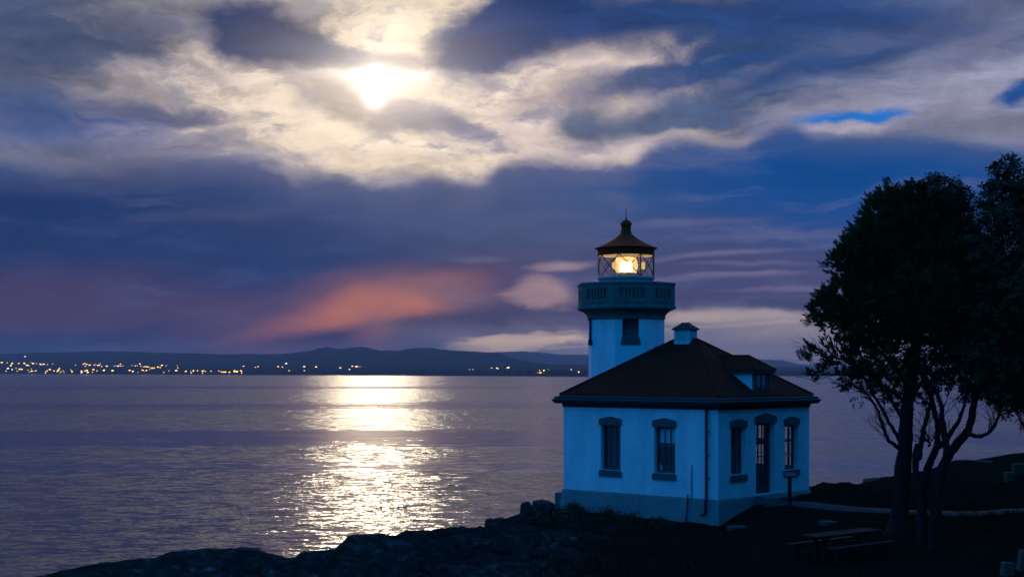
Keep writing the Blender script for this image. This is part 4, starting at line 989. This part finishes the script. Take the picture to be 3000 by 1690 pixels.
# --- two smooth barked broadleaved trees behind it
def broadleaf(label, base, limbs_, clumps, depth, dens, seed, tipsL=()):
    rs = np.random.RandomState(seed); rg = random.Random(seed)
    t = tag(empty('broadleaf_tree', tuple(pix(base[0], base[1], depth)-Vector((0,0,0.1)))), label, 'tree'); org = t.location; mb = MB()
    for pts, r0, r1, off in limbs_:
        o = limb(mb, rel(px_path(pts, [depth, depth+off*0.5, depth+off]), org), r0, r1, 9, 0.02, rg)
        if r1 < 0.04:
            for k in range(11):
                i = rg.randint(len(o)//3, len(o)-2); d = (o[i+1]-o[i]).normalized()
                twigs(mb, o[i], d+Vector((rg.uniform(-.8,.8), rg.uniform(-.5,.5), rg.uniform(-.3,.7))), rg.uniform(0.4,0.8), 0.02, 2, rg)
    mb.build('trunk', M['bark_red'], t, smooth=True)
    P, A = fill(clumps, dens, depth, rs); lv = Leaves(); n = len(P)
    rosettes(lv, P, A*0.7+np.array([0,0,0.7])+rs.normal(size=A.shape)*0.3, np.full(n, 0.165), 9, rs)
    if tipsL:
        TP = np.concatenate([np.array(pix(X+rs.uniform(-8,8), Y+rs.uniform(4,16), depth+rs.uniform(-.4,.4)))[None] for X, Y in tipsL for _ in range(3)])
        rosettes(lv, TP, np.tile([0,0,1.0],(len(TP),1))+rs.normal(size=(len(TP),3))*0.25, np.full(len(TP), 0.20), 9, rs)
        mb2 = MB()
    lv.obj('crown', M['leaf'], t, org)
    return t
broadleaf('dark broadleaved tree whose slim trunk forks low, middle one of the three trunks', (2703,1604),
    [([(2703,1615),(2700,1540),(2701,1480),(2706,1420),(2716,1375),(2733,1335),(2747,1290),(2745,1235),(2728,1170),(2705,1110),(2690,1050)], 0.19, 0.05, 1.5),
     ([(2690,1345),(2698,1305),(2706,1262),(2716,1225),(2728,1170),(2740,1100)], 0.11, 0.03, 0.8),
     ([(2700,1440),(2685,1395),(2682,1345),(2690,1300)], 0.13, 0.10, 0.4),
     ([(2742,1310),(2768,1292),(2790,1262),(2812,1225),(2826,1180),(2835,1120)], 0.11, 0.03, -0.8),
     ([(2722,1308),(2722,1296),(2718,1290)], 0.05, 0.02, 0.0)],
    [(2760,580,80,60,1),(2745,540,34,26,1),(2800,640,80,70,1.2),(2820,740,85,90,1.2),(2770,860,100,110,1.5),(2800,980,105,100,1.4),(2760,1090,90,60,1.2),(2830,1120,70,60,1.2),(2740,700,100,100,1.6),(2700,1130,60,50,1.5),(2850,850,100,110,1.8),(2840,1010,100,100,1.9)],
    47.6, 420, 21, [(2746,520),(2770,528),(2790,540),(2725,535),(2835,552),(2850,575),(2815,562)])
broadleaf('dark broadleaved tree with leaning reddish trunk, rightmost of the three trunks', (2735,1613),
    [([(2733,1625),(2736,1560),(2742,1480),(2750,1420),(2760,1375),(2778,1335),(2805,1296),(2832,1265),(2846,1220),(2856,1165),(2870,1090),(2880,1000),(2890,860),(2915,740),(2935,660),(2945,600)], 0.22, 0.035, 1.0),
     ([(2775,1335),(2770,1290),(2762,1240),(2757,1190),(2740,1140),(2725,1090)], 0.13, 0.035, 0.5),
     ([(2838,1272),(2868,1278),(2892,1270),(2915,1245),(2930,1200),(2940,1150),(2960,1110)], 0.075, 0.02, 0.6),
     ([(2935,1180),(2965,1195),(2985,1225),(3003,1255)], 0.035, 0.012, 0.6),
     ([(2858,1160),(2885,1110),(2920,1060),(2950,1000)], 0.08, 0.03, -0.6),
     ([(2880,1000),(2940,930),(2990,860),(3060,780)], 0.09, 0.03, 0.6)],
    [(2950,500,34,30,0),(2945,545,48,44,0.2),(2985,580,50,60,0.3),(2905,600,34,40,0.2),(2890,560,16,14,0),(2935,640,60,50,0.2),(2985,700,70,80,0.5),(2870,700,50,50,0.2),(2900,760,70,60,0.3),(2930,850,110,110,0.6),(2960,960,110,100,0.6),(2880,930,90,100,0.8),(2880,1040,90,80,0.4),(2970,1080,90,70,0.5),(2930,1150,70,40,0.2),(2990,1140,60,60,.6),(2960,1190,50,36,.3),(2890,1110,70,50,.3),(2990,860,90,100,-.5),
     (3080,600,110,150,1),(3100,800,130,160,1),(3080,1000,130,140,0.5),(3230,720,150,200,1.5),(3250,980,150,170,1)],
    47.2, 400, 22, [(2950,462),(2930,472),(2972,470),(2905,500),(2990,480),(2885,540),(2900,552),(2965,455),(2998,500),(2915,485)])

# ------------------------------------------------------------------ shrubs and grass by the plinth and on the rocky slope
def shrub(label, X, Y, depth, rx, ry, n, seed, grp=None):
    rs = np.random.RandomState(seed); p = pix(X, Y, depth); p.z = gz(p.x, p.y)-0.05
    s = depth/FPX; t = tag(empty('shrub', tuple(p)), label, 'shrub', grp)
    mb = MB(); rg = random.Random(seed)
    for k in range(7): twigs(mb, (rg.uniform(-.1,.1), rg.uniform(-.1,.1), 0), (rg.uniform(-1,1), rg.uniform(-.6,.6), 1.0), ry*s*0.9, 0.014, 2, rg)
    mb.build('stem', M['bark'], t)
    u = unit(rs.normal(size=(n,3))); u[:,2] = np.abs(u[:,2]); r = rs.uniform(0.45, 1, n)
    lump = 1+0.28*np.sin(u[:,0]*5+seed)*np.cos(u[:,1]*6+u[:,2]*4)
    Pp = u*np.array([rx*s, rx*s*0.8, ry*s])*(r*lump)[:,None]; lv = Leaves()
    rosettes(lv, Pp, u+np.array([0,0,0.5]), np.full(n, 0.10), 6, rs); lv.obj('foliage', M['bush'], t, (0,0,0))
shrub('rounded dark shrub, largest of those against the grey plinth', 1782, 1530, 56.2, 40, 42, 520, 1)
shrub('low dark shrub at the seaward end of the grey plinth', 1682, 1526, 58.2, 34, 26, 300, 2)
shrub('thin ragged shrub against the plinth below the blind window', 1850, 1535, 55.4, 42, 34, 260, 3)
shrub('dark mounded shrub by the plinth, closest to the rain pipe', 1935, 1545, 54.4, 36, 30, 320, 4)
shrub('low shrub on the rocky slope below the plinth', 1600, 1560, 54, 46, 26, 360, 5)
def grass():
    rs = np.random.RandomState(9); n = 15000
    x = rs.uniform(-9, 19, n); y = rs.uniform(41, 60, n)
    dens = vnoise(x*0.5, y*0.5, 3)+0.5*vnoise(x*1.7, y*1.7, 4)
    loc = np.stack([(x-7.73)*.676+(y-55)*.737, (x-7.73)*-.737+(y-55)*.676], -1)
    hs = (loc[:,0] > -0.2) & (loc[:,1] > -1.2) & (loc[:,0] < HW+.3) & (loc[:,1] < HL+.7)
    u = x/(y+30); d = np.interp(u, SU, SY)-y
    k = (dens > np.where(x > 4, 0.95, 0.66)) & ~hs & (d > 2.2) & (x > 0.5); x, y = x[k], y[k]; n = len(x); z = ground_z(x, y)
    b = np.stack([x, y, z-0.02], -1); h = rs.uniform(0.08, 0.26, n); lv = Leaves()
    near = np.exp(-((loc[k,0]+0.7)/0.6)**2)*(loc[k,1] > 0.2)*(loc[k,1] < 7.5); h = h*(1+near*0.8)
    for j in range(3):
        a = rs.uniform(0, 6.28, n); dr = np.stack([np.cos(a), np.sin(a), np.zeros(n)], -1); w = np.stack([-np.sin(a), np.cos(a), np.zeros(n)], -1)*0.012
        o = b+dr*0.04*j; tip = o+dr*(h*rs.uniform(0.2,0.6,n))[:,None]+np.array([0,0,1])*h[:,None]; mid = o+dr*(h*0.12)[:,None]+np.array([0,0,.55])*h[:,None]
        lv.V.append(np.stack([o-w, o+w, mid+w*0.8, mid-w*0.8], 1).reshape(-1,3)); lv.V.append(np.stack([mid-w*.8, mid+w*.8, tip, tip], 1).reshape(-1,3)+np.tile([[0,0,0],[0,0,0],[.002,0,0],[-.002,0,0]], (n,1)))
    o = lv.obj('grass', M['grass'], None, (0,0,0))
    tag(o, 'short dry grass on the slope and along the plinth', kind='stuff')
grass()
# ------------------------------------------------------------------ boulders on the rim
def boulder(label, X, Y0, Y1, depth, w, seed, round_=0.55, dy=1.0):
    """a rock whose foot is at Y0 and top at Y1 on the photograph, w pixels wide"""
    s = depth/FPX; top = pix(X, Y1, depth); hz = (Y0-Y1)*s; rx = w/2*s
    bm = bmesh.new(); bmesh.ops.create_icosphere(bm, subdivisions=5, radius=1.0)
    V = np.array([v.co[:] for v in bm.verts]); e = round_
    V = np.sign(V)*np.abs(V)**e; V = V/np.maximum(np.abs(V).max(), 1e-6)
    d = fbm(V[:,0]*1.3+seed*3.1, V[:,1]*1.3+V[:,2]*1.7+seed, 4, seed); d2 = fbm(V[:,0]*5+seed, V[:,1]*5-V[:,2]*4, 3, seed+5)
    V = V*(1+0.22*d+0.06*d2)[:,None]
    V[:,2] = V[:,2]/V[:,2].max(); V[:,0] = V[:,0]/np.abs(V[:,0]).max()
    V = V*np.array([rx, rx*0.8*dy, hz])
    for v, c in zip(bm.verts, V): v.co = c
    me = bpy.data.meshes.new('boulder'); bm.to_mesh(me); bm.free(); me.materials.append(M['rock'])
    me.polygons.foreach_set('use_smooth', [True]*len(me.polygons))
    o = link('boulder', me, None, (top.x, depth, top.z-hz)); return tag(o, label, 'rock', 'rocks along the shore rim')
boulder('upright rounded boulder, left of the pair standing beside the grey plinth', 1541, 1510, 1466.5, 59.6, 40, 1, 0.6)
boulder('broad flat topped boulder between the upright boulder and the plinth', 1594, 1506, 1462.5, 61, 78, 2, 0.5)
boulder('low squarish rock on the rim, a step below the upright boulder', 1452, 1550, 1514.5, 57, 66, 3, 0.5)
boulder('long flat topped rock on the rim below the bright water glitter', 1085, 1640, 1561.5, 49.5, 170, 4, 0.5)
boulder('big smooth dome of rock at the bottom edge, broadest on the rim', 660, 1690, 1603, 45, 420, 5, 0.8, 0.6)
boulder('small pointed rock in the notch beside the smooth dome', 892, 1650, 1613, 46.6, 50, 6, 0.7)
boulder('blocky rock on the rim seen between house and trees', 2560, 1430, 1398, 66.4, 78, 7, 0.5)
boulder('low mossy rock at the far right of the rim behind the trees', 2850, 1380, 1345, 68, 150, 8, 0.6)
boulder('low rock at the bottom left corner of the shore', 300, 1700, 1646, 43, 120, 9, 0.65)
boulder('smaller rock left of the low corner rock, half out of sight', 120, 1710, 1684, 40.6, 70, 10, 0.7)
# pale flat stones let into the ground
def flatstone(label, X, Y, depth, w, d, seed):
    p = pix(X, Y, depth); p.z = gz(p.x, p.y); n = 12; rg = random.Random(seed)
    ring = [(math.cos(2*math.pi*k/n)*w/2*rg.uniform(.8,1.1), math.sin(2*math.pi*k/n)*d/2*rg.uniform(.8,1.1)) for k in range(n)]
    mb = MB(); mb.rings([[(x,y,-0.06) for x,y in ring],[(x,y,0.07) for x,y in ring],[(x*.93,y*.93,0.095) for x,y in ring]])
    tag(mb.build('flat_stone', M['pale'], None, tuple(p)), label, 'stone', 'pale flat stones in the ground')
flatstone('pale flat stone in front of the near corner of the building', 2160, 1512, 52.8, 0.75, 0.5, 1)
flatstone('pale flat stone on the lawn between path and picnic table', 2425, 1512, 51.0, 0.65, 0.5, 2)
flatstone('pale flat stone on the rocky slope below the shrubs', 1612, 1532, 56.5, 0.4, 0.4, 3)
flatstone('small pale stone low on the slope, left of the lawn', 1679, 1584, 50.5, 0.3, 0.25, 4)

# ------------------------------------------------------------------ unseen wood right of and behind the viewpoint, added to shade the right wall
def wood():
    rs = np.random.RandomState(77); lv = Leaves(); mb = MB(); k = 0
    spots = []
    while len(spots) < 230:
        x, y = rs.uniform(-4, 62), rs.uniform(-45, 60)
        edge = 27 if y > 12 else (27-(12-y)*0.9)
        if x < edge or (y > 40 and x < 33) or (x < 6 and y > -26): continue
        spots.append((x, y))
    for x, y in spots:
        h = rs.uniform(14, 23); z0 = gz(x, y)-0.3 if y > -6 else 2.0
        mb.tube([(x,y,z0-1),(x,y,z0+h*0.5),(x,y,z0+h)], [0.28,0.18,0.03], 6)
        n = 420; t = rs.uniform(0.12, 1, n)**0.8; a = rs.uniform(0, 6.283, n); r = (1-t)*h*0.21+0.3
        P = np.stack([x+np.cos(a)*r*0.5, y+np.sin(a)*r*0.5, z0+t*h], -1); ax = np.stack([np.cos(a), np.sin(a), np.full(n, -0.25)], -1)
        w = np.stack([-np.sin(a), np.cos(a), np.zeros(n)], -1)*(0.28+r*0.16)[:,None]; tip = P+unit(ax)*(r*0.8+0.3)[:,None]; mid = P+unit(ax)*(r*0.4)[:,None]
        lv.V.append(np.stack([P, mid+w, tip, mid-w], 1).reshape(-1,3))
    b = len(lv.V)
    o = lv.obj('forest', M['needle'], None, (0,0,0)); tag(o, 'unseen dark conifer wood shading the landward side of the point', kind='stuff')
    t = mb.build('trunks', M['bark'], o)
    t['kind'] = 'stuff'
wood()

# ------------------------------------------------------------------ picnic table under the trees
def picnic():
    c = pix(2466, 1600, 46.3); z = gz(c.x, c.y)-0.02
    t = tag(empty('picnic_table', (c.x, c.y, z), R(40)), 'dark weathered wooden picnic table with two benches on the lawn under the trees', 'picnic table')
    L, H = 3.3, 0.78
    plank = MB().box(-L/2, -0.07, 0, L/2, 0.07, 0.045, 0.006).mesh('plank', M['timber'])
    top = empty('table_top', (0,0,H-0.045), 0, t)
    for k in range(5): link('plank', plank, top, (0, (k-2)*0.152, 0))
    for s in (-1, 1):
        b = empty('bench', (0, s*0.78, 0.42), 0, t)
        for k in (-1, 1): link('plank', plank, b, (0, k*0.076, 0))
        MB().box(-1.33, -0.06, -0.42, -1.23, 0.06, -0.002).build('leg', M['timber'], b); MB().box(1.23, -0.06, -0.42, 1.33, 0.06, -0.002).build('leg', M['timber'], b)
    for x in (-1.1, 1.1):
        for y in (-0.16, 0.16): MB().box(x-0.05, y-0.05, 0, x+0.05, y+0.05, H-0.10).build('leg', M['timber'], t)
        MB().box(x-0.045, -0.36, H-0.10, x+0.045, 0.36, H-0.047).build('top_beam', M['timber'], t)
        MB().box(x+0.052 if x < 0 else x-0.142, -0.90, 0.32, x+0.142 if x < 0 else x-0.052, 0.90, 0.415).build('bench_beam', M['timber'], t)
        s = 1 if x < 0 else -1
        MB().tube([(x+s*0.05,0,0.36),(x+s*0.62,0,H-0.06)], 0.035, 4).build('brace', M['timber'], t)
picnic()
# ------------------------------------------------------------------ sign on a post in front of the door side
def sign():
    p = pix(2313.5, 1487, 53.6); z = gz(p.x, p.y)
    t = tag(empty('sign', (p.x, p.y, z), R(20)), 'dark interpretive sign board on a single post before the right-hand front window', 'sign')
    H = CAMZ+(HY-1394)/FPX*53.6-z
    MB().box(-0.055, -0.055, -0.15, 0.055, 0.055, H, 0.01).build('post', M['timber'], t)
    b = MB().box(-0.27, -0.14, -0.02, 0.27, 0.14, 0.02, 0.008).build('board', M['timber'], t, (0, -0.02, H+0.055)); b.rotation_euler = (R(38), 0, 0)
    f = MB().box(-0.24, -0.115, 0.021, 0.24, 0.115, 0.026).build('panel', M['sash'], b)
sign()
# ------------------------------------------------------------------ squared pale stones at the right
def block(label, X0, X1, Yt, Yb, depth, rz, tilt, seed):
    s = depth/FPX; w = (X1-X0)*s*0.94; h = (Yb-Yt)*s; p = pix((X0+X1)/2, Yb, depth)
    rg = random.Random(seed); zb = gz(p.x, p.y)
    mb = MB(); mb.box(-w/2, -0.15, min(-0.1, zb-p.z-0.1), w/2, 0.15, h, 0.02)
    o = mb.build('stone_block', M['pale'], None, tuple(p), R(rz)); o.rotation_euler = (0, R(tilt), R(rz))
    tag(o, label, 'stone block', 'squared pale stones beside the lawn')
block('square pale stone block on the bank, lower of the upper two', 2943, 2967, 1383, 1408, 58, 8, 0, 1)
block('wide pale stone block on the bank, higher of the upper two, at the right edge', 2965, 3006, 1357, 1381, 59, 8, 0, 2)
block('leaning pale stone block in the bottom right corner, nearer of the two there', 2932, 2966, 1646, 1684, 42, 5, 8, 3)
block('leaning pale stone block at the right edge, just above the bottom corner block', 2983, 3012, 1610, 1648, 43, 5, 8, 4)

# ------------------------------------------------------------------ lights of the town across the strait
L3 = [(55,806),(92,812),(82,829),(147,808),(140,812),(183,811),(215,827),(203,825),(236,805),(250,812),(275,812),(303,815),(312,820),(330,818),(358,819),(398,816),(190,760),(14,805),(60,850),(45,870),(92,857),(122,848),(128,868),(128,882),(150,855),(165,855),(212,862),(220,875),(235,851),(240,870),(262,868),(273,866),(320,877),(343,880),(355,868),(376,857),(408,868),(418,880),(432,872),(440,862),(448,850),(452,882),(462,876),(475,865),(484,878),(535,860),(545,872),(570,823),(628,817),(640,812),(645,832),(655,818),(676,824),(615,868),(616,880),(640,868),(655,864),(663,878),(700,877),(705,858),(732,866),(712,824),(722,818),(735,826),(748,825),(757,812),(768,834),(785,863),(806,832),(850,865),(862,830),(875,830),(893,832),(908,816),(912,830),(930,830),(970,863),(980,863),(1003,870),(995,826),(1020,829),(1036,828),(1055,815),(1062,832),(1078,836),(1092,836),(1105,836),(1118,838),(1130,840),(1130,855),(1045,882),(1075,862),(1085,867),(1104,864),(1148,847),(1165,845),(1192,840),(1210,843),(1222,826),(1255,827),(1337,828),(1342,845),(1236,875),(1237,884),(1275,866),(1330,865),(1402,872),(1440,868),(1443,880),(1460,866),(1490,866),(1528,870),(1530,883),(1540,865),(1553,872),(1554,884),(1592,870),(1594,884),(1652,866),(1672,876),(1683,876),(1694,876),(1705,876),(1710,884),(1733,878),(1770,868),(1778,872),(1790,872),(1818,868),(1824,882),(1838,832),(1928,840),(1948,835),(2100,835),(2131,838),(2160,813),(2182,866),(2296,836),(2296,865),(2385,838)]
L4 = [(598,832),(627,836),(636,834),(655,836),(577,856),(507,845),(325,838),(1482,856),(1508,856),(1650,845),(1688,846),(1697,850),(1764,846),(1776,843),(2010,864),(2044,864),(1998,882),(2018,882),(2043,882),(2078,857),(2250,858),(2307,874),(2307,891)]
LT = [(x/2.576, 750+y/2.576) for x, y in L3]+[(800+x/2.576, 750+y/2.576) for x, y in L4]
def land_depth(X, Y):
    """where the line of sight meets the slope of the far shore"""
    k = int(np.clip(round((X+1500)/6000*2399), 0, 2399)); ys_ = LAND[:,k,1]; zs_ = LAND[:,k,2]
    yy = np.linspace(ys_[2], ys_[9], 900); zz = np.interp(yy, ys_, zs_); ray = CAMZ+(HY-Y)/FPX*yy
    hit = np.nonzero(ray < zz)[0]
    return (yy[hit[0]] if len(hit) else yy[5])-6.0
def ball(name, m): return MB().lathe(0, 0, [(0.01,-1),(0.5,-0.87),(0.87,-0.5),(1,0),(0.87,0.5),(0.5,0.87),(0.01,1)], 10).mesh(name, m, True)
amber, white_l, green_l = ball('town_light', emit_mat('amber_lamp', (1.0,0.50,0.09,1), LAMP_K)), ball('town_light', emit_mat('white_lamp', (1.0,0.80,0.55,1), LAMP_K*0.7)), ball('town_light', emit_mat('green_lamp', (0.55,0.9,0.2,1), LAMP_K*0.6))
rl = random.Random(3)
for i, (X, Y) in enumerate(LT):
    d = land_depth(X, Y); kind = amber; lab = 'tiny amber light of the town across the water'
    if X > 1255 and i >= len(L3) and abs(X-(800+2078/2.576)) < 0.5: kind, lab = green_l, 'tiny greenish light on the far shore, left of the tower'
    elif (i*7) % 9 == 0 or abs(Y-1045) < 2: kind, lab = white_l, 'tiny whitish light of the town across the water'
    if kind is not green_l:
        place = ('in the leftmost cluster of the far town' if X < 212 else 'in the second cluster from the left of the far town' if X < 372 else 'in the third, densest cluster of the far town' if X < 520 else
                 'in the low string along the far waterline, left of the moonlight' if X < 716 else 'among those scattered under the far hills, beside the moonlight' if X < 1250 else 'on the far shore between the moonlight and the tower')
        lab = ('tiny amber light ' if kind is amber else 'tiny whitish light ')+place
    o = link('town_light', kind, None, (pix(X, Y, d)[0], d, pix(X, Y, d)[2]))
    r = d/FPX*rl.choice((1.2, 1.5, 1.9, 2.4, 3.1)); o.scale = (r, r, r*0.8)
    tag(o, lab, 'light', 'town lights on the far shore')
# ------------------------------------------------------------------ evening haze over the strait
def haze():
    m = bpy.data.materials.new('haze'); m.use_nodes = True; n = m.node_tree; n.nodes.clear(); q = G(n)
    v = q.node('ShaderNodeVolumePrincipled'); v.inputs['Color'].default_value = (1.0,0.64,0.66,1); v.inputs['Density'].default_value = HAZE
    q.put(q.node('ShaderNodeOutputMaterial').inputs['Volume'], v.outputs[0])
    o = MB().box(-9400, -70, SEA-2.4, 9400, 12400, 190).build('haze', m); tag(o, kind='stuff')
haze()
